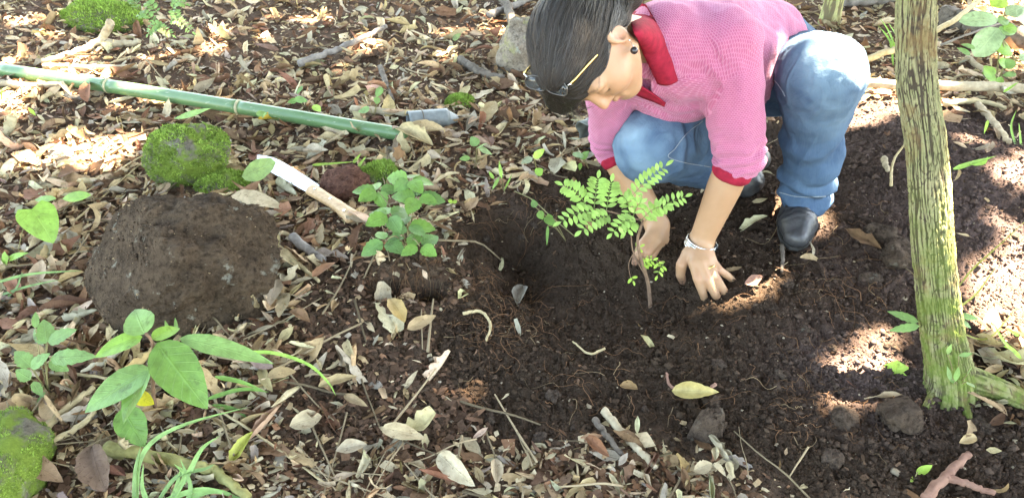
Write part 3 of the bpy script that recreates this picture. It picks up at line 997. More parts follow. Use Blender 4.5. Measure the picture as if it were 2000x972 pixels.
# --- jeans
def denim_material():
    m, nt, b = new_mat("denim"); k = NB(nt)
    p = k.pos()
    w = k.attr("weave", "Vector")
    n = k.noise(p, 10, 4, 0.6)
    c = k.mix(k.ramp(n, [(0.25, 0.0), (0.75, 1.0)]), (0.028, 0.058, 0.110), (0.064, 0.116, 0.180))
    c = k.mix(k.math('MULTIPLY', k.attr("fade"), 0.85), c, (0.19, 0.29, 0.36))
    streak = k.noise(k.mapping(w, (420, 22, 1)), 1.0, 3, 0.7)
    c = k.mix(k.ramp(streak, [(0.40, 0.0), (0.8, 0.07)]), c, (0.36, 0.44, 0.52))
    k.put(b.inputs["Base Color"], c)
    b.inputs["Roughness"].default_value = 0.88
    b.inputs["Specular IOR Level"].default_value = 0.15
    tw = k.n("ShaderNodeTexWave", wave_type='BANDS', bands_direction='DIAGONAL'); k.put(tw.inputs[0], k.mapping(w, (260, 260, 1)))
    b2 = k.bump(tw.outputs["Fac"], 0.15, 0.0006)
    k.put(b.inputs["Normal"], k.bump(k.noise(p, 38, 5, 0.7), 0.6, 0.007, b2))
    return m
lmid = .5 * J['lhip'] + .5 * J['lknee'] + A([0, .0, .01])
ld = nrm(J['lank'] - J['lknee']); rd = nrm(J['rank'] - J['rknee'])
lhem, rhem = pd(1570, 391, 1.975), J['rank'] + .0 * rd
lleg = uni([chain([J['lhip'] + A([0, 0, .0]), lmid, J['lknee'] + A([0, .015, -.005])], [.106, .098, .085]),
            chain([J['lknee'] + A([0, .015, -.005]), J['lknee'] * .5 + J['lank'] * .5 + A([0.0, .01, 0]), lhem + .02 * ld], [.085, .071, .061])], .03)
rleg = uni([chain([J['rhip'] + A([0, 0, .02]), .5 * J['rhip'] + .5 * J['rknee'], J['rknee']], [.115, .105, .090]),
            chain([J['rknee'], J['rknee'] * .5 + J['rank'] * .5, J['rank'] + .03 * rd], [.088, .073, .062])], .03)
hips = rc(J['lhip'] + A([-.03, .02, .03]), J['rhip'] + A([.03, .02, .03]), .125, .125)
waist = rc(pelvis, pelvis + .2 * (midsh - pelvis), .15, .15, up2, .86)
jk, jk2 = half(lhem, ld), half(rhem, rd)
def jfold(p):
    x = (p - lhem) @ ld
    ax = np.linalg.norm(p - lhem - np.outer(x, ld), axis=1)
    o = (ax < .13) & (x > -.4)
    w = np.where(o, .0095 * np.sin((x + .030 * n3(p, 9, 3.0)) * 105) * np.exp(-((x + .045) / .065) ** 2), 0)
    w = w + np.where(o, .0065 * np.sin((x + .05 * n3(p, 7, 1.0) + .5 * (p[:, 0] - lhem[0])) * 60) * np.exp(-((x + .17) / .09) ** 2), 0)
    k = np.linalg.norm(p - (J['rknee'] + .10 * CRT + .02 * CUP), axis=1)
    w = w + .004 * np.sin((k + .02 * n3(p, 9, 5.0)) * 120) * np.exp(-((k - .06) / .05) ** 2)
    k2 = np.linalg.norm(p - pd(1500, 165, 1.88), axis=1)
    w = w + .005 * np.sin((k2 + .02 * n3(p, 8, 6.0)) * 100) * np.exp(-(k2 / .10) ** 2)
    crisp = np.abs(n3(p * A([1, 1, .55]), 13, 5.5, 2))
    return w + .006 * n3(p, 7, 8.0, 2) - .010 * np.clip(.22 - crisp, 0, 1) + .0022 * n3(p, 24, 2.0, 2)
def jeans_f(p):
    l = smax(lleg(p), jk(p), .003); r = smax(rleg(p), jk2(p), .003)
    d = smax(smin(hips(p), waist(p), .03), half(hemc + .06 * TA, hemn)(p), .01)
    d = smin(smin(d, l, .035), r, .035)
    return d
V, F = mesh_sdf(jeans_f, (.12, 1.42, -.05), (.98, 2.20, .62), HRES, 1)
V = displace(V, F, jfold)
V, F, w = bone_uv(V, F, [(J['lhip'], J['lknee'], .11, CAMV), (J['lknee'], J['lank'], .075, CAMV), (J['rhip'], J['rknee'], .11, CAMV), (J['rknee'], J['rank'], .075, CAMV)])
fade = np.exp(-(np.linalg.norm(V - (J['rknee'] - .05 * CRT + .04 * CAMV), axis=1) / .10) ** 2) + .8 * np.exp(-(np.linalg.norm(V - (J['lknee'] + .05 * CAMV - .03 * CUP), axis=1) / .12) ** 2)
fade = np.clip(fade * (.75 + .8 * n3(V, 12, 3.0, 3)), 0, 1)
jeans = link("jeans", mk_mesh("jeans", V - pbase, F, denim_material(), True, {"weave": w, "fade": fade}), person, "faded blue denim jeans")
# seams with pale stitching, laid on the cloth
from mathutils.bvhtree import BVHTree
_bv = BVHTree.FromPolygons([tuple(v) for v in V], [tuple(int(i) for i in f) for f in F])
def on_cloth(pts, bv=_bv, lift=.0012, n=24):
    out = []
    for u, v in spline([(a, b, 0) for a, b in pts], n)[:, :2]:
        r = nrm(ray(u, v))
        hit = bv.ray_cast(Vector(EYE), Vector(r))
        if hit[0] is not None: out.append(np.array(hit[0]) + np.array(hit[1]) * lift)
    return A(out)
STITCH = simple("pale_thread", (0.22, 0.26, 0.29), 0.8, 0.3, 400, 0.3, 900)
for path in ([(1372, 236), (1340, 262), (1318, 290), (1305, 306), (1340, 318), (1388, 326)], [(1497, 150), (1514, 158), (1528, 176), (1534, 188)],
             [(1523, 376), (1560, 384), (1612, 383)]):
    P = on_cloth(path)
    if len(P) > 5:
        Vt, Ft = tube(P, .0012, 6)
        link("seam", mk_mesh("seam", Vt - pbase, Ft, STITCH), jeans, "pale stitched seam")

# --- boots
BOOT = simple("black_leather", (0.018, 0.018, 0.020), 0.42, 0.4, 30, 0.35, 90, spec=0.5, dist=0.004, col2=(0.05, 0.05, 0.052))
SOLE = simple("rubber_sole", (0.03, 0.028, 0.025), 0.8, 0.3)
def boot(name, ank, toe, heel, lab, sn, res=.003):
    ax = nrm(toe - heel); sd = nrm(np.cross(ax, sn)); un = np.cross(sd, ax)
    ball = heel * .28 + toe * .72
    up = uni([rc(ank + .02 * nrm(ank - heel), ank, .042, .046), rc(ank, heel + .035 * un, .048, .038),
              rc(ank + .2 * (ball - ank), ball + .022 * un, .045, .041), rc(ball + .020 * un, toe + .012 * un - .012 * ax, .043, .026),
              rc(ball + .014 * un + .012 * sd, toe + .010 * un + .012 * sd - .014 * ax, .032, .020), rc(ball + .014 * un - .012 * sd, toe + .010 * un - .012 * sd - .014 * ax, .032, .020)], .022)
    up0 = up; up = lambda p: up0(p) + .0045
    gr = half(heel - .006 * un, -un)
    def f(p):
        return smax(up(p), gr(p), .006)
    def creases(p):
        x = (p - ball) @ ax
        return .0016 * np.sin((x + .012 * n3(p, 25, 1.0)) * 330) * np.exp(-((x + .015) / .028) ** 2) + .0012 * n3(p, 20, 4.0)
    c = (ank + toe + heel) / 3
    V, F = mesh_sdf(f, c - .24, c + .24, res, 1)
    V = displace(V, F, creases)
    bo = link(name, mk_mesh(name, V - pbase, F, BOOT), person, lab)
    # sole: a slab that follows the outline
    xs = np.linspace(0, 1, 22); L = np.linalg.norm(toe - heel) + .045
    wd = .030 + .016 * np.sin(np.clip(xs * 1.15, 0, 1) * 2.9) ** 1 + .004 * (xs > .5)
    wd = wd * np.clip(1 - ((np.abs(xs - .5) * 2) ** 9), .25, 1)
    o = heel - .036 * ax
    ring = np.vstack([o + np.outer(xs * L, ax) + np.outer(wd, sd), (o + np.outer(xs * L, ax) - np.outer(wd, sd))[::-1]])
    n = len(ring); Vs = np.vstack([ring - .004 * un, ring - .014 * un])
    q = np.arange(n); q2 = (q + 1) % n
    Fs = [np.stack([q, q + n, q2 + n, q2], -1)]
    h = len(xs)
    for off, fl in ((0, 1), (n, -1)):
        s = np.stack([np.arange(h - 1), np.arange(1, h), n - 2 - np.arange(h - 1), n - 1 - np.arange(h - 1)], -1) + off
        Fs.append(s[:, ::fl])
    link("sole", mk_mesh("sole", Vs - pbase, Fs, SOLE, False), bo)
zf = float(height(*J['lank'][:2]))
ltoe = gp(1551, 480, .02); ltoe[2] += .026
lheel = A([J['lank'][0] + .012, J['lank'][1] + .055, ltoe[2] + .012])
boot("boot", J['lank'] + A([0, .01, .0]), ltoe, lheel, "black leather boot planted on the soil", A([0, 0, 1.0]))
rtoe = pd(1446, 362, 2.08); rtoe[2] = float(height(rtoe[0], rtoe[1])) + .02
rheel = J['rank'] + A([.07, .04, -.005])
boot("boot", J['rank'] + .02 * rd, rtoe, rheel, "black boot bent at the toes behind the left forearm", nrm(A([.6, -.2, .8])))

# --- hair
def hair_material():
    m, nt, b = new_mat("dark_hair"); k = NB(nt)
    w = k.attr("strand", "Vector")
    s1 = k.noise(k.mapping(w, (95, 2.2, 1)), 1.0, 4, 0.65); s2 = k.noise(k.mapping(w, (320, 5, 1)), 1.0, 2, 0.6)
    c = k.mix(k.ramp(s1, [(0.3, 0.0), (0.75, 1.0)]), (0.008, 0.006, 0.0045), (0.028, 0.021, 0.016))
    c = k.mix(k.ramp(s2, [(0.55, 0.0), (0.8, 0.6)]), c, (0.045, 0.036, 0.028))
    k.put(b.inputs["Base Color"], c)
    b.inputs["Roughness"].default_value = 0.46
    b.inputs["Specular IOR Level"].default_value = 0.32
    h = k.math('ADD', s1, k.math('MULTIPLY', s2, 0.5))
    k.put(b.inputs["Normal"], k.bump(h, 0.55, 0.004))
    return m
def hline(y):
    return np.interp(y, [-.14, -.060, -.035, -.018, .005, .03, .06, .10], [-.11, -.105, -.060, .010, .018, .010, .016, .026])
cap = uni([ell(H(0, -.016, .035), (.0795, .100, .0915), HM), ell(H(0, -.058, -.025), (.068, .052, .072), HM)], .03)
bun = uni([ell(H(.012, -.110, -.030), (.050, .042, .054), HM), ell(H(.040, -.098, -.068), (.040, .036, .040), HM)], .03)
tail = rc(H(.012, -.115, -.05), H(.035, -.115, -.115), .030, .014)
lock = uni([rc(H(-.010, .050, .082), H(-.044, .082, .040), .036, .026), rc(H(-.044, .082, .040), H(-.060, .094, -.005), .024, .010), rc(H(.020, .050, .078), H(.006, .078, .052), .030, .016)], .03)
def bunpol(p):
    """strands run from the hairline to the knot: angle round the knot axis, distance from it"""
    q = (p - hc) @ HM
    k = q - A([.012, -.105, -.025])
    ax = nrm(A([-.05, .80, .55]))
    e1 = nrm(np.cross(ax, A([1.0, 0, 0]))); e2 = np.cross(ax, e1)
    r = np.linalg.norm(k, axis=1)
    th = np.arctan2(k @ e1, k @ e2)
    return th, r, q
def hair_f(p):
    th, r, q = bunpol(p)
    d = smax(cap(p), hline(q[:, 1]) - q[:, 2], .010)
    d = smin(d, lock(p), .035)
    d = smin(d, bun(p), .012); d = smin(d, tail(p), .015)
    return d
def hair_grooves(p):
    th, r, q = bunpol(p)
    return .0016 * fbm(th * 9.0, r * 7.0, 3.0, 3) + .0007 * fbm(th * 34, r * 9.0, 5.0, 2)
V, F = mesh_sdf(hair_f, hc - .23, hc + .23, .0026 if not DBG else .005, 1)
V = displace(V, F, hair_grooves)
th, r, q = bunpol(V)
hair = link("hair", mk_mesh("hair", V - pbase, F, hair_material(), True, {"strand": np.stack([th, r * 10, r * 0], 1)}), person, "dark hair combed back into a low knot")
# loose strands lying over the cap
mb = MB(); lr = np.random.default_rng(11)
_hb = BVHTree.FromPolygons([tuple(v) for v in V], [tuple(int(i) for i in f) for f in F])
NS = 1700 if not DBG else 60
ys_ = lr.uniform(-.03, .10, NS)
for i in range(NS):
    sg = 1 if lr.random() < .7 else -1
    a_ = lr.uniform(0, 1)
    # roots: most along the hairline, the rest over the crown
    y0 = lr.uniform(-.03, .088)
    if i % 3:
        root = A([sg * .074 * math.sqrt(max(.05, 1 - (y0 / .105) ** 2)), y0, hline(y0) + lr.normal(-.001, .005)])
    else:
        root = A([lr.uniform(-.075, .075), y0, lr.uniform(.04, .12)])
    kn_ = A([.012, -.100, -.02])
    P = []
    tm = lr.uniform(.35, .95)
    for t in np.linspace(0, tm, 8):
        m_ = root * (1 - t) + kn_ * t
        m_ = m_ + nrm(m_ - A([0, -.016, .02])) * .05 * math.sin(math.pi * t)
        loc, no, _, _ = _hb.find_nearest(Vector(H(*m_)))
        P.append(np.array(loc) + np.array(no) * ((.0002 + .0012 * lr.random()) + (.002 * lr.random() * t if lr.random() < .05 else 0)))
    Vt, Ft = tube(spline(P, 11), .00042 * np.linspace(1, .6, 11), 3, cap=False)
    mb.add(Vt - pbase, Ft)
for i in range(70):   # wisps that hang in front of the face
    s0 = H(lr.uniform(-.06, .01), lr.uniform(.07, .095), lr.uniform(.04, .075))
    e0 = H(lr.uniform(-.085, -.035), lr.uniform(.095, .125), lr.uniform(-.05, .01))
    Vt, Ft = tube(spline([s0, (s0 + e0) / 2 + .012 * hf + lr.normal(0, .004, 3), e0], 10), np.linspace(.0006, .0003, 10), 3, cap=False)
    mb.add(Vt - pbase, Ft)
HAIRS = simple("hair_strand", (0.035, 0.028, 0.022), 0.4, 0.4, 60, 0.0, spec=0.6)
link("loose_strands", mb.mesh("loose_strands", HAIRS), hair, kind="stuff")

# --- earring and ring (parts of the dressed figure)
DARKB = simple("dark_bead", (0.02, 0.016, 0.016), 0.25, 0.2, 60, 0.0, spec=0.6)
SILVER = simple("silver", (0.62, 0.62, 0.60), 0.22, 0.1, 60, 0.12, 300, metal=1.0)
GOLD = simple("gold", (0.78, 0.55, 0.20), 0.25, 0.1, 60, 0.0, metal=1.0)
sv, sf = icosphere(2)
mb = MB(); e0 = H(.0805, -.001, -.030)
ear_v = e0 + sv * .0021
bead = e0 + hl * .004 - CUP * .020 + CRT * .006
o = link("earring", mk_mesh("earring", bead + sv * .0072 - pbase, sf, DARKB), person, "round dark bead earring")
mb.add(ear_v - pbase, sf)
Vt, Ft = tube(spline([e0, .5 * e0 + .5 * bead + .002 * hl, bead + .006 * CUP], 6), .0006, 6); mb.add(Vt - pbase, Ft)
link("stud", mb.mesh("stud", SILVER), o)
rp = LF[3][0]; rcn = rp[0] * .52 + rp[1] * .48; rax = nrm(rp[1] - rp[0])
def torus(c, ax, R, r, n=32, m=8, sq=None, ref=A([1.0, 0, 0])):
    e1 = nrm(ref - ax * (ref @ ax)); e2 = np.cross(ax, e1)
    a = np.linspace(0, 2 * np.pi, n, endpoint=False); b = np.linspace(0, 2 * np.pi, m, endpoint=False)
    Rx, Ry = (R, R) if sq is None else (R, R * sq)
    d = np.cos(a)[:, None] * e1 * Rx + np.sin(a)[:, None] * e2 * Ry
    o = nrm(d)
    rr, rz = (r, r) if np.isscalar(r) else r
    V = c + d[:, None] + np.cos(b)[None, :, None] * o[:, None] * rr + np.sin(b)[None, :, None] * ax * rz
    I = np.arange(n * m).reshape(n, m)
    Q = np.stack([I, np.roll(I, -1, 0), np.roll(np.roll(I, -1, 0), -1, 1), np.roll(I, -1, 1)], -1).reshape(-1, 4)
    return V.reshape(-1, 3), Q
Vt, Ft = torus(rcn, rax, .0128, (.0011, .0022))
link("ring", mk_mesh("ring", Vt - pbase, Ft, GOLD), person, "plain gold finger ring")

# --- wristwatch on the left wrist: bracelet of linked bands and a dark clasp
wc = J['lwri'] + .004 * ldir; 
wt = empty("bracelet", wc, "silver banded bracelet with dark clasp on the wrist of the person", "bracelet")
for i, oz in enumerate((-.0085, -.0028, .0030, .0088)):
    Vt, Ft = torus(wc + oz * ldir + .009 * CAMV, ldir, .0362 + .0006 * (i % 2), (.0018, .0029), 40, 8, sq=1.0)
    child("band", Vt, Ft, SILVER, wt)
clasp_n = nrm(CRT * .9 + CAMV * .35); clasp_n = nrm(clasp_n - ldir * (clasp_n @ ldir)); cs = np.cross(ldir, clasp_n)
def slab(c, ax, ay, az, hx, hy, hz, bev=.2):
    v = A([[x, y, z] for x in (-1, 1) for y in (-1, 1) for z in (-1, 1)], float)
    V, F = [], []
    s = np.linspace(-1, 1, 5)
    P = []
    # rounded box from a superellipsoid
    sv_, sf_ = icosphere(2)
    q = np.sign(sv_) * np.abs(sv_) ** .28
    q = q / np.abs(q).max(1, keepdims=True) * (1 - bev * (1 - np.abs(sv_).max(1, keepdims=True)))
    return c + q[:, :1] * hx * ax + q[:, 1:2] * hy * ay + q[:, 2:] * hz * az, sf_
Vt, Ft = slab(wc + .008 * CAMV + clasp_n * .0355, clasp_n, cs, ldir, .0040, .0095, .0125)
child("clasp", Vt, Ft, simple("dark_clasp", (0.03, 0.035, 0.04), 0.3, 0.3, 80, 0.0, metal=0.6), wt)

# --- spectacles pushed up on the head
gl = empty("eyeglasses", H(0, .05, .09), "gold-armed eyeglasses pushed up over the dark hair", "eyeglasses")
def on_hair(u, v, l, dflt):
    h_ = _hb.ray_cast(Vector(EYE), Vector(nrm(ray(u, v))))
    return (np.array(h_[0]) if h_[0] is not None else pd(u, v, dflt)) + l * CAMV
LH, RH = on_hair(1115, 166, .010, 1.40), on_hair(1040, 147, .004, 1.45) - .016 * CRT + .002 * CUP
FR = simple("dark_frame", (0.05, 0.045, 0.04), 0.18, 0.2, 60, 0.0, spec=0.7)
eE = on_hair(1190, 84, .003, 1.40)
eR = eE + (RH - LH) * 1.02
for a_, b_, lb in ((LH, eE, "gold temple arm"), (RH, RH + (eE - LH) * .8 - .03 * CAMV, None)):
    P = spline([a_, a_ * .5 + b_ * .5 + .010 * CAMV, b_, b_ + .3 * (b_ - a_) * .5 - .012 * CAMV], 16)
    Vt, Ft = tube(P, .0017, 8, flat=1.6)
    child("temple_arm", Vt, Ft, GOLD, gl, label=lb)
LENS, ntl, bl = new_mat("lens_glass")
bl.inputs["Base Color"].default_value = (0.35, 0.36, 0.35, 1); bl.inputs["Roughness"].default_value = 0.03
bl.inputs["Transmission Weight"].default_value = 0.9; bl.inputs["IOR"].default_value = 1.45
gx = nrm(LH - RH); gd = nrm(hf * .80 - hu * .35 - .0 * gx); gd = nrm(gd - gx * (gd @ gx)); gnv = np.cross(gx, gd)
Lw = np.linalg.norm(LH - RH)
for s in (0, 1):
    c = RH + gx * Lw * (.27 if s == 0 else .73) + gd * .013
    a = np.linspace(0, 2 * np.pi, 40, endpoint=False)
    ex = np.sign(np.cos(a)) * np.abs(np.cos(a)) ** .75 * Lw * .215
    ey = np.sign(np.sin(a)) * np.abs(np.sin(a)) ** .8 * .0135
    curve = .004 * (ex / (Lw * .2)) ** 2
    P = c + np.outer(ex, gx) + np.outer(ey, gd) - np.outer(curve, gnv)
    PP = np.vstack([P, P[:2]])
    Vt, Ft = tube(PP, .0013, 8, cap=False)
    fr = child("lens_rim", Vt, Ft, FR, gl)
    n = 40
    Vl = np.vstack([P + .0004 * gnv, P - .0004 * gnv, c + .0004 * gnv, c - .0004 * gnv]); i = np.arange(n); j = (i + 1) % n
    Fl = [np.stack([i, j, np.full(n, 2 * n)], -1), np.stack([j + n, i + n, np.full(n, 2 * n + 1)], -1), np.stack([i, i + n, j + n, j], -1)]
    child("lens", Vl, Fl, LENS, gl)
mid = (LH + RH) / 2 + gd * .008
Vt, Ft = tube(spline([mid - gx * Lw * .06, mid - gd * .003, mid + gx * Lw * .06], 8), .0016, 8)
child("bridge", Vt, Ft, FR, gl)
for s, hpt in ((1, LH), (-1, RH)):
    Vt, Ft = tube(spline([hpt, hpt - s * gx * .008 + gd * .006], 4), .0022, 8)
    child("hinge", Vt, Ft, SILVER, gl)

# ------------------------------------------------------------------ trees
def bark_material(name, lich, bark, moss, green=0.5):
    m, nt, b = new_mat(name); k = NB(nt)
    p = k.pos()
    ridge = k.attr("ridge"); low = k.attr("low")
    n = k.noise(p, 26, 4, 0.65); f = k.noise(p, 190, 4, 0.7)
    c = k.mix(k.ramp(n, [(0.35, 0.0), (0.65, 1.0)]), lich, tuple(x * y for x, y in zip(lich, (0.80, 0.92, 0.75))))
    c = k.mix(k.ramp(f, [(0.35, 0.0), (0.8, 0.7)]), c, tuple(min(1, x * 1.45) for x in lich))
    c = k.mix(k.ramp(ridge, [(0.25, 1.0), (0.55, 0.0)]), c, bark)
    w = k.ramp(k.noise(p, 11, 4, 0.7), [(0.50, 0.0), (0.64, 1.0)])
    c = k.mix(k.math('MULTIPLY', w, 0.7), c, (0.19, 0.12, 0.055))
    c = k.mix(k.math('MULTIPLY', k.math('MULTIPLY', low, green), k.ramp(k.noise(p, 18, 4, 0.7), [(0.38, 0.0), (0.6, 1.0)])), c, moss)
    k.put(b.inputs["Base Color"], c)
    b.inputs["Roughness"].default_value = 0.93
    b.inputs["Specular IOR Level"].default_value = 0.05
    h = k.math('ADD', f, k.noise(p, 70, 4, 0.7))
    k.put(b.inputs["Normal"], k.bump(h, 0.9, 0.004))
    return m
def furrowed(P, R, seg, amp, seed, kf=7.0):
    """trunk with plates of bark between deep wandering furrows"""
    P = np.asarray(P, float); n = len(P)
    T, N, B = frames(P)
    s = np.concatenate([[0], np.cumsum(np.linalg.norm(np.diff(P, axis=0), axis=1))])
    a = np.linspace(0, 2 * np.pi, seg, endpoint=False)
    ca, sa = np.cos(a)[None], np.sin(a)[None]; z = s[:, None]
    wob = .16 * pnoise(ca * 2 + seed, sa * 2, z * 9)
    q = kf / 2.2
    c2, s2 = np.cos(a[None] + wob), np.sin(a[None] + wob)
    f1 = np.abs(pnoise(c2 * q + seed, s2 * q, z * 6.5)); f2 = np.abs(pnoise(c2 * q * 1.9, s2 * q * 1.9 + seed, z * 13))
    ridge = np.clip(np.minimum(f1 * 2.6, .35 + f2 * 2.2), 0, 1)
    cross = np.abs(pnoise(c2 * 3, s2 * 3 + seed, z * 40))
    ridge = ridge * (1 - .55 * (cross < .07))
    d = amp * (ridge ** .7 - .6) + amp * .45 * fbm(c2 * 7, s2 * 7, z * 60, 3)
    rr = R[:, None] * (1 + .05 * pnoise(ca + seed, sa, z * 4)) + d
    V = P[:, None] + rr[..., None] * (ca[..., None] * N[:, None] + sa[..., None] * B[:, None])
    i = np.arange(n - 1)[:, None] * seg; j = np.arange(seg)[None]; kk = (j + 1) % seg
    F = np.stack([i + j, i + kk, i + seg + kk, i + seg + j], -1).reshape(-1, 4)
    return V.reshape(-1, 3), F, ridge.ravel()
BARK1 = bark_material("lichen_bark", (0.255, 0.228, 0.125), (0.066, 0.050, 0.036), (0.125, 0.175, 0.035), 0.85)
BARK2 = bark_material("pale_lichen_bark", (0.40, 0.37, 0.18), (0.16, 0.13, 0.08), (0.16, 0.18, 0.05), 0.25)
LIMB = simple("limb_bark", (0.16, 0.13, 0.09), 0.9, 0.35, 30, 0.6, 120, spec=0.15)
CROWN = leaf_material("crown_leaf", 'attr', 0.5, 0.25, 0.1, 0.0, 0.2, 0.4)

tb = gp(1855, 760)
tp = [tb + A([.006, .02, -.12]), tb + A([.0, .0, .0]), pd(1840, 640, 1.528), pd(1824, 500, 1.468), pd(1810, 300, 1.432), pd(1790, 0, 1.402)]
lean = tp[-1] - tp[-2]
tp += [tp[-1] + lean * 2.2 + A([.02, .0, .25]), tp[-1] + lean * 4.0 + A([.10, .05, 1.2]), tp[-1] + lean * 5 + A([.25, .2, 2.6]), tp[-1] + lean * 5.5 + A([.45, .5, 4.0])]
path = spline(tp, 460)
# finer rows where the photograph shows the trunk
zz = path[:, 2]
low = path[zz < .95]; hi = path[zz >= .95]
lowp = spline(low[::max(1, len(low) // 40)], 380); hip = hi[::6]
P = np.vstack([lowp, hip[hip[:, 2] > lowp[-1, 2] + .02]])
z0 = P[:, 2] - tb[2]
R = .0360 - .003 * sstep(.2, .8, z0) + .009 * np.exp(-np.clip(z0, 0, None) / .10) + .008 * np.exp(-np.clip(z0, -.05, None) / .03)
R = R * (1 - .55 * sstep(1.5, 5.5, z0))
V, F, rg = furrowed(P, R, 170, .0040, 3.0, 17.0)
tree = empty("tree", tb, "young leaning tree with furrowed yellow-green lichened bark", "tree")
lowm = np.repeat(1 - sstep(.04, .60, z0), 170)
child("trunk", V, F, BARK1, tree, attrs={"ridge": rg, "low": lowm}, label="furrowed trunk, mossy towards its foot")
# spreading roots at the foot
for i, (pts, r) in enumerate([([(1862, 752), (1925, 768), (1990, 790), (2080, 828)], .028), ([(1846, 750), (1822, 772), (1806, 800)], .012), ([(1868, 760), (1882, 790), (1892, 822)], .011)]):
    Q = []
    for j, (u, v) in enumerate(pts):
        g = gp(u, v); g[2] += (.030 if i == 0 else .008) * (1 - j / len(pts)); Q.append(g)
    Q = spline(Q, 60)
    V, F, rg = furrowed(Q, np.linspace(r, r * .6, 60), 36, .003, 5.0 + i, 5)
    child("root", V, F, BARK1, tree, attrs={"ridge": rg, "low": np.ones(len(V))})
bt = gp(1618, 46)
bpth = spline([bt - A([0, 0, .08]), bt + A([0, 0, .3]), bt + A([.03, .05, 1.2]), bt + A([.1, .15, 3.0]), bt + A([.15, .4, 5.2])], 120)
z1 = bpth[:, 2] - bt[2]
V, F, rg = furrowed(bpth, .034 * (1 - .5 * sstep(1, 5.5, z1)) + .01 * np.exp(-np.clip(z1, 0, None) / .08), 44, .0022, 9.0, 5)
tree2 = empty("tree", bt, "thin pale lichen-spotted tree trunk rising behind the back of the person", "tree")
child("trunk", V, F, BARK2, tree2, attrs={"ridge": rg, "low": np.repeat(1 - sstep(0, .3, z1), 44)})

# crowns out of view, shaped to shade the clearing, openings cut for the sun patches
GAPS = []   # (point the light reaches, radius)
def gap(u, v, r, d=None, n=None):
    GAPS.append((pd(u, v, d) if d is not None else gp(u, v), r))
for u, v, r in [(1705, 722, .105), (1660, 772, .085), (1730, 695, .08), (110, 292, .090), (195, 308, .10), (60, 315, .07), (250, 275, .03), (1715, 205, .20), (1790, 205, .14),
                (1660, 245, .05), (1880, 275, .03), (1930, 545, .05), (1985, 560, .07), (1990, 340, .08), (1950, 640, .05), (1995, 690, .08),
                (1975, 20, .22), (1900, 60, .07), (1990, 120, .10), (30, 190, .06), (75, 165, .05), (10, 205, .06),
                (850, 765, .006), (930, 775, .008), (1185, 838, .002), (700, 85, .030), (330, 110, .03), (505, 75, .03), (420, 60, .05), (1385, 812, .010), (1600, 890, .004), (900, 60, .03), (60, 40, .06), (600, 40, .04)]:
    gap(u, v, r)
gap(1645, 100, .105, 1.67); gap(1668, 88, .08, 1.70); gap(1560, 10, .02, 1.75); gap(1700, 150, .10, 1.9)
_gr = np.random.default_rng(88)
for _ in range(46):
    gap(_gr.uniform(-40, 980), _gr.uniform(-60, 235), _gr.uniform(.008, .05))
for _ in range(24):
    gap(_gr.uniform(1870, 2060), _gr.uniform(240, 700), _gr.uniform(.0, .028))
gap(20, 137, .05, 2.52); gap(560, 330, .025, 2.2)
def open_sky(P):
    """which crown leaves would stand in one of the shafts of light"""
    m = np.zeros(len(P), bool)
    for c, r in GAPS:
        q = P - c; t = q @ SUN_DIR
        m |= np.linalg.norm(q - t[:, None] * SUN_DIR, axis=1) < r * .8 + .045
    return m
cr = np.random.default_rng(21)
def crown(parent, centre, ext, N, size, limbs_from, wide):
    c0 = np.asarray(centre, float)
    # bunches of leaves, spread so that the shade under them is closed but for the openings
    g = np.stack([cr.uniform(centre[0] - ext[0], centre[0] + ext[0], N), cr.uniform(centre[1] - ext[1], centre[1] + ext[1], N), np.zeros(N)], 1)
    hgt = 5.2 + .75 * fbm(g[:, 0] * 1.6, g[:, 1] * 1.6, 3.0, 2) + cr.normal(0, .28, N)
    P = g + SUN_DIR[None] * (hgt / SUN_DIR[2])[:, None]
    c0 = P.mean(0)
    P = np.vstack([P, wide])  # joins the outer leaves added to dim the sky
    P = P[(P[:, 2] > 3.2) & ~open_sky(P)]
    n = len(P)
    d = nrm(cr.normal(0, 1, (n, 3)) * A([1, 1, .45])); w = nrm(np.cross(d, cr.normal(0, 1, (n, 3)) * A([.45, .45, 1]) + A([0, 0, .6])))
    L = size * cr.uniform(.7, 1.3, n); L[-int(len(wide) * .9):] *= 1.7; W = L * cr.uniform(.26, .36, n)
    a = P - d * L[:, None] * .5; b_ = P + d * L[:, None] * .5
    l1, r1 = P - d * L[:, None] * .08 + w * W[:, None], P - d * L[:, None] * .08 - w * W[:, None]
    V = np.stack([a, r1, b_, l1], 1).reshape(-1, 3)
    F = np.arange(n * 4).reshape(n, 4)
    g = cr.uniform(.6, 1.25, n)
    C = np.ones((n, 4)); C[:, 0] = .050 * g; C[:, 1] = .095 * g; C[:, 2] = .022 * g
    uv = np.tile(A([[0, .5], [.4, 0], [1, .5], [.4, 1]]), (n, 1))
    co = child("crown", V, F, CROWN, parent, smooth=False, attrs={"Col": np.repeat(C, 4, 0)}, uv=uv)
    for i in range(7):
        e = c0 + nrm(cr.normal(0, 1, 3) * A([1, 1, .4])) * ext * .75
        s_ = A(limbs_from)
        Vt, Ft = tube(spline([s_, s_ * .5 + e * .5 + cr.normal(0, .2, 3), e], 12), np.linspace(.030, .008, 12), 7)
        if open_sky(Vt).mean() < .02 or i < 3:
            child("limb", Vt, Ft, LIMB, parent)
def sky_dimming_leaves(cx, cy, rx, ry, N):
    """looser outer leaves out of view, added to block part of the skylight"""
    a, r = cr.uniform(0, 2 * np.pi, N), np.sqrt(cr.random(N))
    P = np.stack([cx + rx * r * np.cos(a), cy + ry * r * np.sin(a), 5.4 + cr.normal(0, .5, N)], 1)
    P[:, 2] += .8 * fbm(P[:, 0] * .9, P[:, 1] * .9, 1.0, 2)
    return P[fbm(P[:, 0] * 1.1, P[:, 1] * 1.1, 5.0, 3) > -.12]
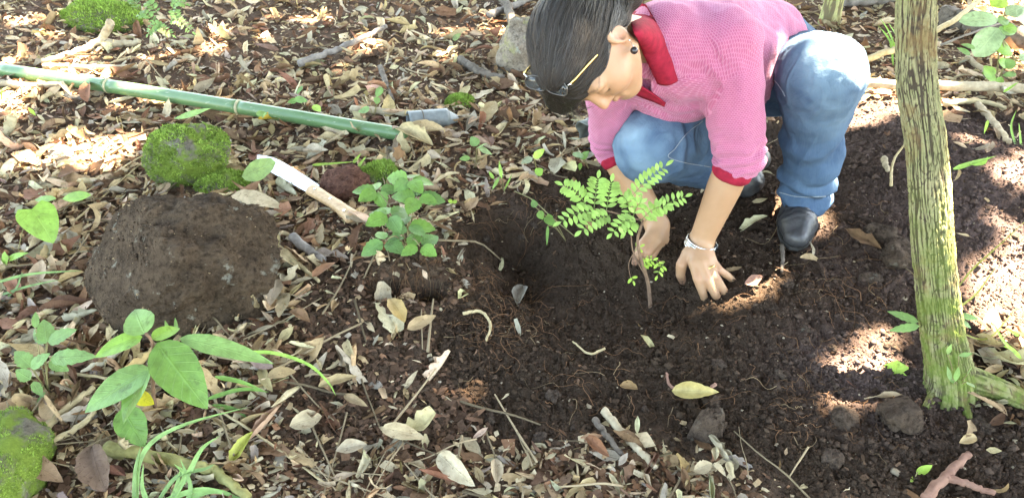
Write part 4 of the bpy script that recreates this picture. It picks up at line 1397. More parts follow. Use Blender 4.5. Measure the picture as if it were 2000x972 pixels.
crown(tree, A([.15, 1.15, 0]), A([2.3, 1.15, .9]), 26000, .14, tp[-1], sky_dimming_leaves(.6, -.4, 5.5, 4.0, 34000))
crown(tree2, A([.25, 3.45, 0]), A([3.1, 1.35, .9]), 38000, .14, bpth[-1], sky_dimming_leaves(1.4, 6.0, 6.0, 4.5, 34000))

# ------------------------------------------------------------------ rocks
EXC = []     # footprints that fallen leaves keep clear of: x, y, radius
def moss_fuzz(V, F, cover, n, ln, seed, base):
    """short moss shoots standing on the upper faces"""
    r_ = np.random.default_rng(seed)
    tri = V[F]; cn = np.cross(tri[:, 1] - tri[:, 0], tri[:, 2] - tri[:, 0]); ar = np.linalg.norm(cn, axis=1) / 2; no = nrm(cn)
    c = tri.mean(1)
    w = ar * np.clip(no[:, 2] * .8 + .45, 0, 1) * (fbm(c[:, 0] * 14, c[:, 1] * 14, c[:, 2] * 14, 3) > cover)
    if w.sum() <= 0: return None
    k = r_.choice(len(F), n, p=w / w.sum())
    b = r_.random((n, 2)); s = b.sum(1) > 1; b[s] = 1 - b[s]
    P = tri[k, 0] + b[:, :1] * (tri[k, 1] - tri[k, 0]) + b[:, 1:] * (tri[k, 2] - tri[k, 0])
    d = nrm(no[k] + A([0, 0, .35]) + r_.normal(0, .45, (n, 3)))
    sd = nrm(np.cross(d, r_.normal(0, 1, (n, 3))))
    l = ln * r_.uniform(.5, 1.5, n)[:, None]
    Vm = np.stack([P - sd * l * .28, P + sd * l * .28, P + d * l], 1).reshape(-1, 3)
    g = r_.uniform(.6, 1.5, n) * (1 + .35 * fbm(P[:, 0] * 30, P[:, 1] * 30, P[:, 2] * 30, 2))
    C = np.ones((n, 4)); C[:, 0] = .215 * g; C[:, 1] = .315 * g; C[:, 2] = .060 * g
    return Vm, np.arange(n * 3).reshape(n, 3), np.repeat(C, 3, 0)
MOSS, _nt2, _b2 = new_mat("moss_shoot"); _k2 = NB(_nt2); _k2.put(_b2.inputs["Base Color"], _k2.attr("Col", "Color")); _b2.inputs["Roughness"].default_value = .8; _b2.inputs["Specular IOR Level"].default_value = .2
def rock(name, u, v, rad, rz, mat, label, seed, sub=4, rough=.16, sink=.35, moss=None, cat="rock", fine=.02, flat=0, group=None, tilt=(0, 0)):
    V, F = icosphere(sub)
    k = 1.1
    n = rough * 1.3 * fbm(V[:, 0] * k + seed, V[:, 1] * k, V[:, 2] * k - seed, 4, .55) + fine * fbm(V[:, 0] * 9, V[:, 1] * 9 + seed, V[:, 2] * 9, 3 if sub < 6 else 5, .62)
    V = V * (1 + n)[:, None]
    if flat:   # a few broken faces
        r_ = np.random.default_rng(seed)
        for _ in range(flat):
            nn = nrm(r_.normal(0, 1, 3)); c = r_.uniform(.62, .85)
            ex = V @ nn - c
            V = V - np.outer(np.where(ex > 0, ex * .88, 0), nn)
    g = gp(u, v)
    EXC.append((*g[:2], .80 * (rad[0] + rad[1]) / 2)) if max(rad) > .028 else None
    V = (V * A(rad)) @ euler(tilt[0], tilt[1], rz).T
    base = g + A([0, 0, rad[2] * (1 - 2 * sink) * .98])
    V = V + base
    if moss:
        e = empty(name, g, label, cat, group)
        child("stone", V, F, mat, e)
        m = moss_fuzz(V, F, moss[0], moss[1], moss[2], seed, g)
        if m: child("moss", m[0], m[1], MOSS, e, smooth=False, attrs={"Col": m[2]}, kind="stuff")
        return e
    return solo(name, V, F, mat, label, cat, group, base=g)
BOULD = rock_material("earthy_boulder", (0.032, 0.022, 0.015), (0.115, 0.080, 0.053), None, 0, 16, 0.35, .010)
MROCK = rock_material("mossy_stone", (0.085, 0.072, 0.052), (0.22, 0.19, 0.15), (0.085, 0.12, 0.022), .22, 22, .5)
REDR = rock_material("red_scoria", (0.075, 0.036, 0.026), (0.19, 0.095, 0.068), None, 0, 60)
DARK = rock_material("dark_stone", (0.034, 0.023, 0.017), (0.105, 0.075, 0.055), None, 0, 40, .15)
PALE = rock_material("pale_lichened_stone", (0.14, 0.105, 0.075), (0.38, 0.32, 0.25), (0.20, 0.19, 0.09), .05, 26, .9)

rock("boulder", 366, 572, (.232, .185, .170), .10, BOULD, "large dark brown boulder coated in earth, among dry leaves", 64, 6, .17, .30, fine=.035, flat=8)
bould = bpy.data.objects['boulder']
_me = bould.data; _bvv = np.zeros(len(_me.vertices) * 3, np.float32); _me.vertices.foreach_get("co", _bvv); _bvv = _bvv.reshape(-1, 3)
_bn = np.zeros(len(_me.vertices) * 3, np.float32); _me.vertices.foreach_get("normal", _bn); _bn = _bn.reshape(-1, 3)
_r = np.random.default_rng(5); _w = np.clip(_bn[:, 2] + .35, 0, 1) * np.clip(.6 + fbm(_bvv[:, 0] * 12, _bvv[:, 1] * 12, _bvv[:, 2] * 12, 3), 0, 2)
_k = _r.choice(len(_bvv), 2200, p=_w / _w.sum())
_oct = A([[1, 0, 0], [-1, 0, 0], [0, 1, 0], [0, -1, 0], [0, 0, 1], [0, 0, -1.0]]); _of = A([[0, 2, 4], [2, 1, 4], [1, 3, 4], [3, 0, 4], [2, 0, 5], [1, 2, 5], [3, 1, 5], [0, 3, 5]])
_sz = np.clip(_r.lognormal(math.log(.0014), .55, 2200), .0006, .006)
_V = (_oct[None] * (1 + _r.normal(0, .25, (2200, 6, 1)))) * _sz[:, None, None] * A([1.2, 1.2, .7]) + (_bvv[_k] + _bn[_k] * (_sz * .2)[:, None])[:, None]
_C = A([.070, .048, .032]) * _r.lognormal(0, .35, (2200, 1)); _q = _r.random(2200) < .03; _C[_q] = A([.30, .22, .13])
mb = MB(); mb.add(_V.reshape(-1, 3), (_of[None] + (np.arange(2200) * 6)[:, None, None]).reshape(-1, 3), np.repeat(_C, 6, 0))
CRUMB = crumb_material()
link("soil_crust", mb.mesh("soil_crust", CRUMB), bould, kind="stuff")
rock("mossy_rock", 384, 346, (.122, .098, .105), .3, MROCK, "bright green moss-covered rock just below the bamboo pole", 5, 4, .18, .25, (-.55, 8500, .0050), fine=.035, flat=6)
rock("mossy_rock", 438, 366, (.075, .055, .035), .1, MROCK, "low mossy stone touching the foot of the green moss-covered rock", 8, 4, .15, .35, (-.35, 2600, .006))
rock("mossy_rock", 205, 48, (.165, .11, .070), .0, MROCK, "dark green mossy rock among leaves at the far edge, beside the ferns", 9, 4, .15, .35, (-.6, 6000, .008))
rock("mossy_rock", 10, 945, (.080, .130, .075), .25, MROCK, "mossy boulder end in the bottom left corner of the picture", 15, 4, .12, .30, (-.10, 6000, .0035))
rock("red_rock", 676, 378, (.066, .056, .052), .5, REDR, "reddish brown crumbly rock beside the machete handle", 17, 4, .14, .25, fine=.06)
rock("mossy_stone", 738, 346, (.052, .045, .032), .2, MROCK, "small mossy stone between the red rock and the toothed green plant", 19, 4, .14, .35, (-.3, 2400, .007))
rock("moss_cushion", 898, 203, (.045, .036, .020), .0, MROCK, "small bright moss cushion near the tip of the grey pipe", 22, 3, .12, .35, (-.9, 2600, .007), cat="moss")
rock("stone", 122, 308, (.036, .03, .026), .3, PALE, "pale sunlit stone on the leaf litter left of the moss-covered rock", 25, 3, .16, .3)
rock("stone", 1756, 822, (.046, .038, .040), .4, DARK, "dark rounded stone leaning against the foot of the tree", 31, 4, .24, .25, fine=.05, flat=4, tilt=(.3, .5))
rock("stone", 1645, 822, (.030, .026, .022), .2, DARK, "egg-shaped brown stone at the edge of the sunlit soil patch", 33, 4, .16, .38, fine=.04, flat=2)
rock("stone", 1374, 846, (.035, .031, .042), .3, DARK, "upright reddish clod standing alone in the dark soil", 35, 4, .26, .25, fine=.06, flat=5, tilt=(.1, .15))
rock("stone", 1752, 505, (.050, .040, .034), .5, DARK, "brown stone half hidden behind the middle of the tree trunk", 37, 4, .24, .36, fine=.05, flat=3)
rock("stone", 1712, 462, (.052, .030, .028), -.5, DARK, "oblong grey stone lying on soil left of the tree trunk", 39, 4, .24, .36, fine=.05, flat=3)
rock("stone", 1622, 897, (.024, .020, .014), .1, DARK, "small flat grey stone below the egg-shaped brown stone", 41, 4, .22, .38, fine=.05, flat=2)
rock("lichened_rock", 1018, 135, (.085, .085, .115), .2, PALE, "pale lichened rock behind the head of the person", 43, 4, .16, .22, fine=.03)
rock("stone", 1700, 545, (.030, .018, .013), -.1, DARK, "thin dark clod lying flat on soil left of the trunk", 45, 3, .14, .4)
sr = np.random.default_rng(77)
def clod_label(u, v):
    w = "left of" if u < 1200 else "below" if u < 1480 else "between the boot and" if u < 1700 else "at the foot of"
    t = "the sapling" if u < 1200 else "the hands of the person" if u < 1480 else "the sunlit soil patch" if u < 1700 else "the leaning tree"
    return "dark clod of earth %s %s" % (w, t) + (", near bottom edge" if v > 820 else "")
k_ = 0
while k_ < 46:
    u, v = sr.uniform(920, 1990), sr.uniform(420, 970)
    g = gp(u, v)
    if dug_mask(g[0], g[1]) < .6 or (1480 < u < 1660 and v < 500) or (1080 < u < 1480 and v < 620): continue
    s_ = .006 + .010 * sr.random() ** 2
    rock("clod", u, v, (s_ * sr.uniform(.8, 1.3), s_, s_ * .75), sr.uniform(0, 3), DARK, clod_label(u, v), 100 + k_, 3, .42, .35, cat="clod", group=clod_label(u, v).replace("dark clod of earth", "clods"), fine=.05)
    k_ += 1

# ------------------------------------------------------------------ bamboo pole, pipe, machete, bag
BAM, _ntb, _bb = new_mat("green_bamboo"); _kb = NB(_ntb)
_p = _kb.pos()
_c = _kb.mix(_kb.noise(_kb.mapping(_p, (4, 40, 40)), 1.0, 4, .6), (0.060, 0.135, 0.050), (0.125, 0.215, 0.090))
_c = _kb.mix(_kb.ramp(_kb.noise(_kb.mapping(_p, (14, 160, 160)), 1.0, 3, .6), [(.62, 0), (.70, .7)]), _c, (.30, .34, .22))
_kb.put(_bb.inputs["Base Color"], _c); _bb.inputs["Roughness"].default_value = .32; _bb.inputs["Specular IOR Level"].default_value = .5
NODE = simple("bamboo_node", (0.34, 0.30, 0.17), .6, .3, 90, .3)
STRAW = simple("split_bamboo", (0.50, 0.40, 0.22), .7, .3, 60, .5, 260)
b0, b1 = gp(-60, 127, .045) + A([0, 0, .045]), gp(792, 262, .028) + A([0, 0, .028])
bam = empty("bamboo_pole", (b0 + b1) / 2 - A([0, 0, .02]), "long green bamboo pole lying across the leaf litter", "bamboo pole")
Lb = np.linalg.norm(b1 - b0); bd = (b1 - b0) / Lb
def at_px(u):
    t = np.linspace(0, 1, 400); uu = project(b0 + np.outer(t, b1 - b0))[0]
    return float(np.interp(u, uu, t))
nodes = [at_px(x) for x in (8, 213, 468, 700)]
cuts = [nodes[0]] + nodes[1:-1] + [1.0]
for a_, c_ in zip(cuts[:-1], cuts[1:]):
    t = np.linspace(a_, c_, 22)
    P = b0 + np.outer(t, b1 - b0) + np.outer(.004 * np.sin(t * 4), A([0, 0, 1]))
    r = .0232 - .0018 * t + .0012 * np.exp(-((t - a_) * Lb / .006) ** 2) + .0012 * np.exp(-((t - c_) * Lb / .006) ** 2)
    Vt, Ft = tube(P, r, 32, cap=True)
    child("culm", Vt, Ft, BAM, bam)
for t in nodes[1:-1]:
    P = [b0 + (b1 - b0) * (t + o / Lb) + .004 * math.sin(t * 4) * A([0, 0, 1]) for o in (-.005, -.002, .002, .005)]
    Vt, Ft = tube(P, [.0235, .0250, .0248, .0234], 32, cap=False)
    child("node_ring", Vt, Ft, NODE, bam)
Vt, Ft = torus(b0 + (b1 - b0) * nodes[0], bd, .0185, (.0052, .003), 32, 8); child("cut_rim", Vt, Ft, STRAW, bam, label="pale sawn end of the pole")
br_ = np.random.default_rng(4)
for i in range(9):       # split end
    a = br_.uniform(0, 6.28); o = (math.cos(a) * np.cross(bd, A([0, 0, 1])) + math.sin(a) * A([0, 0, 1])) * .017
    s_ = b1 + o - bd * .02; e_ = s_ + bd * br_.uniform(.03, .085) + o * .5
    Vt, Ft = tube(spline([s_, (s_ + e_) / 2 + br_.normal(0, .003, 3), e_], 6), np.linspace(.005, .001, 6), 5, flat=.35)
    child("splinter", Vt, Ft, STRAW, bam)
Ls, Fs_, us_ = leaf_geo(.13, .060, "ell", 14, 6, .25, .5, .25, .6, seed=3, curl_edge=.9)
Vs = (b1 - bd * .03 + A([0, -.01, .018])) + Ls @ frame(bd * A([1, 1, .2]) + A([0, -.15, -.10]), A([0, -.3, 1.0])).T
child("dry_sheath", Vs, Fs_, STRAW, bam, uv=us_, label="pale dry sheath hanging off the split end")
# grey pipe
GREY = simple("grey_metal", (0.13, 0.15, 0.15), .5, .3, 50, .35, 160, spec=.5, col2=(0.21, 0.23, 0.225))
g0, g1 = gp(797, 236, .026) + A([0, 0, .026]), gp(893, 228, .022) + A([0, 0, .022])
pd_ = nrm(g1 - g0); Lp = np.linalg.norm(g1 - g0)
pipe = empty("metal_pipe", (g0 + g1) / 2 - A([0, 0, .02]), "short grey metal pipe with a pinched tip near the bamboo end", "pipe")
def hollow(P, R, th, seg=36):
    V1, F1 = tube(P, R, seg, cap=False); V2, F2 = tube(P, A(R) - th, seg, cap=False); n = len(V1); m = len(P)
    r0 = np.arange(seg); r1 = (r0 + 1) % seg; e = (m - 1) * seg
    return np.vstack([V1, V2]), [F1[0], F2[0][:, ::-1] + n, np.stack([r1, r0, r0 + n, r1 + n], -1), np.stack([e + r0, e + r1, e + r1 + n, e + r0 + n], -1)]
ts = np.linspace(0, 1, 16)
Vt, Ft = hollow(g0 + np.outer(ts * Lp * .80, pd_), .0300 - .001 * ts, .003); child("tube", Vt, Ft, GREY, pipe)
ts = np.linspace(0, 1, 10)
Vt, Ft = tube(g0 + np.outer(Lp * (.78 + .24 * ts), pd_) - np.outer(ts * .008, A([0, 0, 1])), .0288 * (1 - .62 * ts ** 1.3), 30, flat=.8); child("pinched_tip", Vt, Ft, GREY, pipe)
Vt, Ft = torus(g0 + pd_ * Lp * .28, pd_, .0303, (.0014, .0014), 32, 6); child("wire_loop", Vt, Ft, simple("rusty_wire", (.10, .075, .05), .7, .3), pipe)
# machete
BLADE, _ntm, _bm = new_mat("scuffed_steel"); _km = NB(_ntm); _p = _km.pos()
_c = _km.mix(_km.ramp(_km.noise(_p, 40, 5, .7), [(.35, 0), (.65, 1)]), (.50, .52, .53), (.72, .73, .73))
_d = _km.ramp(_km.noise(_p, 75, 4, .7), [(.60, 0), (.66, 1)])
_km.put(_bm.inputs["Base Color"], _km.mix(_km.math('MULTIPLY', _d, .55), _c, (.10, .07, .05)))
_km.put(_bm.inputs["Metallic"], _km.math('SUBTRACT', 1.0, _d, True)); _km.put(_bm.inputs["Roughness"], _km.ramp(_km.noise(_p, 90, 3, .6), [(0, .34), (1, .6)]))
WOOD, _ntw, _bw = new_mat("handle_wood"); _kw = NB(_ntw); _o = _kw.coord("Object")
_g = _kw.noise(_kw.mapping(_o, (18, 190, 190)), 1.0, 4, .6)
_kw.put(_bw.inputs["Base Color"], _kw.mix(_kw.ramp(_g, [(.3, 0), (.7, 1)]), (.40, .235, .105), (.60, .40, .215))); _bw.inputs["Roughness"].default_value = .5
_kw.put(_bw.inputs["Normal"], _kw.bump(_g, .15, .001))
m0, m1 = gp(502, 303, .045) + A([0, 0, .045]), gp(697, 423, .036) + A([0, 0, .036])
mx = nrm(m1 - m0); Lm = np.linalg.norm(m1 - m0)
mz = nrm(A([-.05, -.30, 1.0])); mz = nrm(mz - mx * (mz @ mx)); my = np.cross(mz, mx)
mach = empty("machete", m0 * .4 + m1 * .6 - A([0, 0, .03]), "machete with steel blade and light wooden handle on the leaves", "machete")
def pl(x, y, z): return m0 + mx * x + my * y + mz * z
xb = np.linspace(0, Lm * .60, 26); tt = xb / xb[-1]
upe = .020 * (1 - (1 - np.clip(tt / .35, 0, 1)) ** 2.2) + .004 * np.sin(tt * 3)     # spine side with the rounded point
lo_ = -.026 * (np.clip(tt / .22, 0, 1)) ** .7 + .010 * tt
Vb, n = [], len(xb)
for z_ in (.0011, -.0011):
    for e_, f_ in ((upe, 1), (lo_, .25)):
        for i in range(n): Vb.append(pl(xb[i], e_[i], z_ * f_))
Vb = A(Vb); i = np.arange(n - 1); q = lambda a, b: np.stack([a * n + i, a * n + i + 1, b * n + i + 1, b * n + i], -1)
child("blade", Vb, [q(1, 0), q(2, 3), q(0, 2), q(3, 1)], BLADE, mach, smooth=False)
def hx(t): return Lm * (.575 + .425 * t)
def handle_f(p):
    r = p - m0; x = r @ mx; y = r @ my; z = r @ mz
    t = (x - hx(0)) / (hx(1) - hx(0))
    cy = -.002 - .010 * np.clip(t - .6, 0, 1) ** 1.2 * 2.2
    hw = .0195 - .0035 * np.sin(np.clip(t, 0, 1) * np.pi) + .004 * np.clip((t - .75) / .25, 0, 1)
    hz_ = .0125 + .002 * np.sin(np.clip(t, 0, 1) * np.pi)
    d2 = (np.sqrt(((y - cy) / hw) ** 2 + (z / hz_) ** 2) - 1) * .0125
    return smax(smax(d2, hx(0) - x, .003), x - hx(1), .014)
c = pl(hx(.5), 0, 0)
V, F = mesh_sdf(handle_f, c - .13, c + .13, .0022, 1)
hd = child("handle", V, F, WOOD, mach)
for t in (.13, .48, .83):
    Vt, Ft = tube([pl(hx(t), -.002 - (.008 if t > .7 else 0), .0125), pl(hx(t), -.002 - (.008 if t > .7 else 0), .0152)], [.0042, .0040], 14)
    child("rivet", Vt, Ft, SILVER, hd)
# plastic seedling bag, mouth towards the camera
BAGO = simple("bag_outside", (0.16, 0.175, 0.155), .55, .3, 30, .4, 60, spec=.4, dist=.006)
bg0 = gp(1146, 300) + A([0, 0, .055])
bx = nrm(A([.75, .62, .06]))
n_, sg = 14, 44
Vb = []
e1 = nrm(np.cross(bx, A([0, 0, 1]))); e2 = np.cross(e1, bx)
for rad, sgn in ((1.0, 0), (.965, 1)):
    for i in range(n_):
        t = i / (n_ - 1)
        a = np.linspace(0, 2 * np.pi, sg, endpoint=False)
        wv = 1 + .10 * np.sin(a * 3 + 1) * (1 - t) + .05 * np.sin(a * 7 + t * 5) + .06 * np.sin(a * 2 + t * 3)
        rr = .056 * wv * rad * (1 - .45 * t ** 3)
        Vb.append(bg0 + bx * (t * .17 + .012 * np.sin(a * 2.0 + .5)[:, None] * (1 - t)) + (np.cos(a) * rr)[:, None] * e1 + (np.sin(a) * rr * .92)[:, None] * e2)
Vb = np.vstack(Vb); I = np.arange(n_ * sg).reshape(n_, sg); J2 = np.roll(I, -1, 1)
q = np.stack([I[:-1], J2[:-1], J2[1:], I[1:]], -1).reshape(-1, 4)
rim = np.stack([J2[0], I[0], I[0] + n_ * sg, J2[0] + n_ * sg], -1)
bag = empty("seedling_bag", bg0 - A([0, 0, .055]), "open dark plastic seedling bag lying beside the pink sleeve", "plastic bag")
child("sheet", Vb, [q, q[:, ::-1] + n_ * sg, rim], BAGO, bag)
Vc = np.vstack([Vb[-sg + n_ * sg - n_ * sg:][:0], Vb[(n_ - 1) * sg:n_ * sg], Vb[(n_ - 1) * sg:n_ * sg].mean(0)[None]]); i = np.arange(sg)
child("bottom", Vc, np.stack([i, (i + 1) % sg, np.full(sg, sg)], -1), BAGO, bag)

# ------------------------------------------------------------------ branches, sticks and roots on the ground
WD = {"dark": simple("stick_dark", (0.075, 0.058, 0.045), .9, .4, 40, .7, 160, spec=.15, col2=(.20, .165, .13)),
      "pale": simple("stick_pale", (0.26, 0.20, 0.125), .9, .3, 40, .6, 160, spec=.15, col2=(.46, .38, .26)),
      "grey": simple("stick_grey", (0.15, 0.125, 0.105), .9, .35, 40, .7, 140, spec=.15, col2=(.30, .26, .22)),
      "green": simple("stick_mossy", (0.17, 0.15, 0.055), .9, .35, 40, .7, 140, spec=.15, col2=(.30, .28, .11)),
      "red": simple("root_red", (0.17, 0.085, 0.060), .85, .3, 40, .5, 140, spec=.2, col2=(.28, .16, .115)),
      "tan": simple("stalk_tan", (0.33, 0.25, 0.13), .85, .3, 50, .4, 160, spec=.2, col2=(.48, .38, .22))}
def stick(name, pts, r, mat, label, cat, lift=0.013, taper=.65, seg=12, group=None, rough=.16):
    Q = []
    for p in pts:
        g = gp(p[0], p[1]) if len(p) == 2 or p[2] == 0 else pz(p[0], p[1], p[2] + float(height(*pz(p[0], p[1], p[2])[:2])))
        if len(p) == 2 or p[2] == 0: g[2] += r * .7 + lift
        Q.append(g)
    n = max(10, 7 * len(Q))
    P = spline(Q, n)
    P[1:-1] += np.random.default_rng(abs(int(pts[0][0]))).normal(0, r * .13, (n - 2, 3))
    Vt, Ft = tube(P, np.linspace(r, r * taper, n), seg, rough=rough, seed=pts[0][0] * .01)
    return solo(name, Vt, Ft, WD[mat], label, cat, group)
stick("branch", [(586, 142), (640, 122), (700, 96), (756, 68)], .0135, "grey", "bent grey stick on leaf litter above the bamboo pole", "branch", lift=.025)
stick("branch", [(216, 44, .10), (196, 78, .04), (160, 112), (85, 132)], .016, "pale", "crooked pale stick rising in front of the far mossy rock", "branch")
stick("branch", [(214, 98), (278, 95)], .015, "pale", "short stout pale stick below the far mossy rock", "branch")
stick("branch", [(90, 140), (190, 142), (272, 140)], .011, "pale", "thin pale stick lying alongside the upper side of the bamboo", "branch")
stick("branch", [(-30, 172), (60, 178), (150, 176)], .013, "pale", "pale stick under the left end of the bamboo pole", "branch")
stick("branch", [(744, 142), (756, 175), (768, 208)], .011, "dark", "short dark stick pointing at the grey pipe", "branch")
stick("branch", [(690, 226), (740, 230), (794, 234)], .014, "pale", "pale round stick in line with the grey metal pipe", "branch")
stick("branch", [(972, -12), (990, 22), (1008, 52, .03), (1030, 82)], .022, "dark", "gnarled dark branch sloping down towards the head of the person", "branch", rough=.3)
stick("branch", [(955, 42), (1008, 20), (1062, -4)], .016, "grey", "grey branch crossing behind the gnarled dark branch", "branch")
stick("branch", [(900, 130), (935, 152), (985, 165)], .017, "dark", "short thick bark piece left of the lichened rock", "branch", rough=.3)
stick("log", [(1628, 26), (1700, 18), (1770, 12), (1850, 6), (1920, -6)], .036, "grey", "thick grey log lying behind the tree trunks", "log", lift=.03, taper=.9, seg=18)
stick("log", [(1835, 52), (1900, 70), (1965, 92), (2040, 120)], .044, "dark", "dark rotting log behind the leafy shrub", "log", taper=.8, seg=18, rough=.3)
stick("branch", [(1640, 186), (1750, 191), (1850, 193), (1935, 195), (2060, 200)], .0165, "pale", "straight pale branch lying level behind the leaning tree", "branch", lift=.035, taper=.9)
stick("branch", [(1672, 122, .05), (1760, 92, .10), (1850, 48, .13), (1925, -8, .16)], .0125, "tan", "pale branch slanting up behind the leaning tree", "branch")
stick("twig", [(1838, 88, .06), (1905, 62, .10), (1985, 36, .12)], .005, "grey", "thin twig crossing above the dark rotting log", "twig", seg=7)
stick("branch", [(1885, 122), (1920, 150), (1955, 172)], .010, "pale", "short pale stick below the leafy shrub", "branch")
stick("branch", [(1842, 214), (1900, 208), (1960, 222)], .010, "tan", "curved tan stick just below the level pale branch", "branch")
stick("branch", [(1905, 215), (1940, 255), (1965, 290)], .011, "pale", "weathered stick slanting down the spoil heap", "branch")
stick("root", [(1800, 985), (1838, 945), (1862, 920), (1886, 898)], .0095, "red", "reddish forked root lying on soil in the bottom right corner", "root")
stick("root", [(1840, 945), (1880, 955), (1935, 975)], .0075, "red", "thin reddish root beside the forked root", "root")
stick("twig", [(1737, 372), (1738, 340), (1750, 305, .03), (1770, 278, .06)], .0042, "tan", "thin pale twig curving beside the tree trunk", "twig", seg=7)
stick("branch", [(1722, 322), (1730, 345)], .009, "pale", "stub of pale wood left of the tree trunk", "branch")
stick("branch", [(1176, 812), (1208, 850), (1245, 890), (1278, 925)], .0085, "pale", "broken pale stick on soil at the bottom of the hole", "branch")
stick("branch", [(1160, 830), (1182, 860), (1212, 898)], .0070, "dark", "dark stick beside the broken pale stick", "branch")
stick("root", [(215, 888), (300, 905), (395, 925), (440, 945), (490, 985)], .0125, "green", "thick mossy root creeping along the bottom left litter", "root", rough=.25)
stick("root", [(75, 872), (130, 815), (190, 768)], .0085, "tan", "tan root under the broad-leaved plant", "root")
stick("root", [(90, 885), (150, 850), (185, 820), (210, 780)], .0065, "tan", "forked tan root below the broad-leaved plant", "root")
stick("vine", [(240, 745), (330, 765), (420, 805), (520, 868), (640, 955)], .0036, "tan", "long tan vine trailing past the grass clump", "vine", seg=7)
stick("vine", [(30, 745), (150, 740), (300, 765)], .0042, "tan", "straight tan stalk crossing behind the broad-leaved plant", "vine", seg=7)
stick("branch", [(575, 475), (600, 498), (635, 520)], .0130, "grey", "short grey cane piece right of the boulder", "branch")
stick("branch", [(560, 500), (590, 530), (625, 560)], .0065, "tan", "tan stick beside the grey cane piece", "branch")
stick("twig", [(1524, 488), (1526, 515), (1524, 540)], .0055, "dark", "short dark twig below the boot", "twig", seg=7)
stick("twig", [(1180, 690), (1150, 700), (1118, 676)], .0032, "tan", "curly tan rootlet in the middle of the hole", "twig", seg=6)
stick("twig", [(905, 622), (940, 618), (958, 645), (950, 675)], .0040, "tan", "curved orange root on the near edge of the hole", "root", seg=7)
stick("twig", [(1395, 760), (1365, 780), (1310, 765), (1300, 738)], .0040, "red", "bent brown rootlet above the reddish clod", "root", seg=7)
stick("vine", [(120, 420), (230, 345), (300, 300)], .0035, "tan", "pale straw reaching up to the moss-covered rock", "straw", seg=6)
stick("vine", [(150, 440), (230, 370), (290, 318)], .0030, "tan", "second pale straw below the moss-covered rock", "straw", seg=6)
stick("branch", [(1070, 215), (1110, 228), (1140, 252)], .012, "tan", "curled dry bark strip beside the seedling bag", "bark", rough=.35)

# ------------------------------------------------------------------ leaves
GREEN = leaf_material("green_leaf", 'attr', .42, .30, .35, .45, .45, .45, sideveins=8, spot_scale=48)
STEM = simple("green_stem", (0.20, 0.17, 0.07), .7, .3, 60, .3)
TWIGM = simple("sapling_bark", (0.17, 0.10, 0.06), .85, .3, 60, .5, 200)
GA, GB, GC, GD = (.135, .265, .055), (.235, .42, .075), (.185, .32, .10), (.34, .52, .08)
pr = np.random.default_rng(31)
def leaf_between(a, b, W, n, shape="ovate", col=GA, **kw):
    a, b = A(a, float) if not isinstance(a, np.ndarray) else a, b
    L = np.linalg.norm(b - a) * 1.04
    V, F, uv = leaf_geo(L, W, shape, seed=int(pr.integers(1e6)), **kw)
    V = a + V @ frame(b - a, n).T
    c = A(col) * pr.uniform(.88, 1.12)
    return V, F, uv, c
def add_leaf(parent, a, b, W, n=None, shape="ovate", col=GA, name="leaf", ny=11, nx=6, **kw):
    n = nrm(CAMV * .7 + A([0, 0, .7])) if n is None else n
    V, F, uv, c = leaf_between(a, b, W, n, shape, col, ny=ny, nx=nx, **kw)
    return child(name, V, F, GREEN, parent, attrs={"Col": np.tile(np.r_[c, 1], (len(V), 1))}, uv=uv)
def add_stem(parent, P, r, name="stem", mat=None, n=16, taper=.6, seg=7):
    Vt, Ft = tube(spline(P, n), np.linspace(r, r * taper, n), seg)
    return child(name, Vt, Ft, mat or STEM, parent)
def leafset(parent, spec, d, col, shape="ovate", **kw):
    for s_ in spec:
        (u0, v0), (u1, v1), wpx = s_[:3]
        dd = s_[3] if len(s_) > 3 else 0.0
        cc_ = s_[4] if len(s_) > 4 else col
        n = nrm(CAMV * pr.uniform(.5, .8) + A([pr.normal(0, .2), pr.normal(0, .15), .7]))
        add_leaf(parent, pd(u0, v0, d + dd), pd(u1, v1, d + dd + pr.normal(0, .012)), wpx * d / FPX, n, shape, cc_, **kw)

# --- the sapling being planted
sb = gp(1273, 604)
sap = empty("sapling", sb, "small feathery-leaved sapling being planted in front of the hands", "sapling")
S1 = [sb - A([0, 0, .02]), pd(1266, 555, 1.815), pd(1252, 505, 1.775), pd(1245, 470, 1.748), pd(1256, 430, 1.725)]
add_stem(sap, S1, .0052, mat=TWIGM, n=24, taper=.5)
S2 = [pd(1262, 540, 1.805), pd(1238, 495, 1.775), pd(1232, 455, 1.75)]
add_stem(sap, S2, .0022, mat=TWIGM)
add_stem(sap, [pd(1256, 430, 1.725), pd(1228, 425, 1.72), pd(1195, 414, 1.715), pd(1160, 408, 1.71)], .0022, mat=TWIGM)
add_stem(sap, [pd(1250, 500, 1.775), pd(1275, 505, 1.77), pd(1297, 512, 1.765)], .0014, mat=TWIGM)
add_stem(sap, [pd(1240, 490, 1.775), pd(1228, 515, 1.785), pd(1232, 545, 1.80)], .0012, mat=TWIGM)
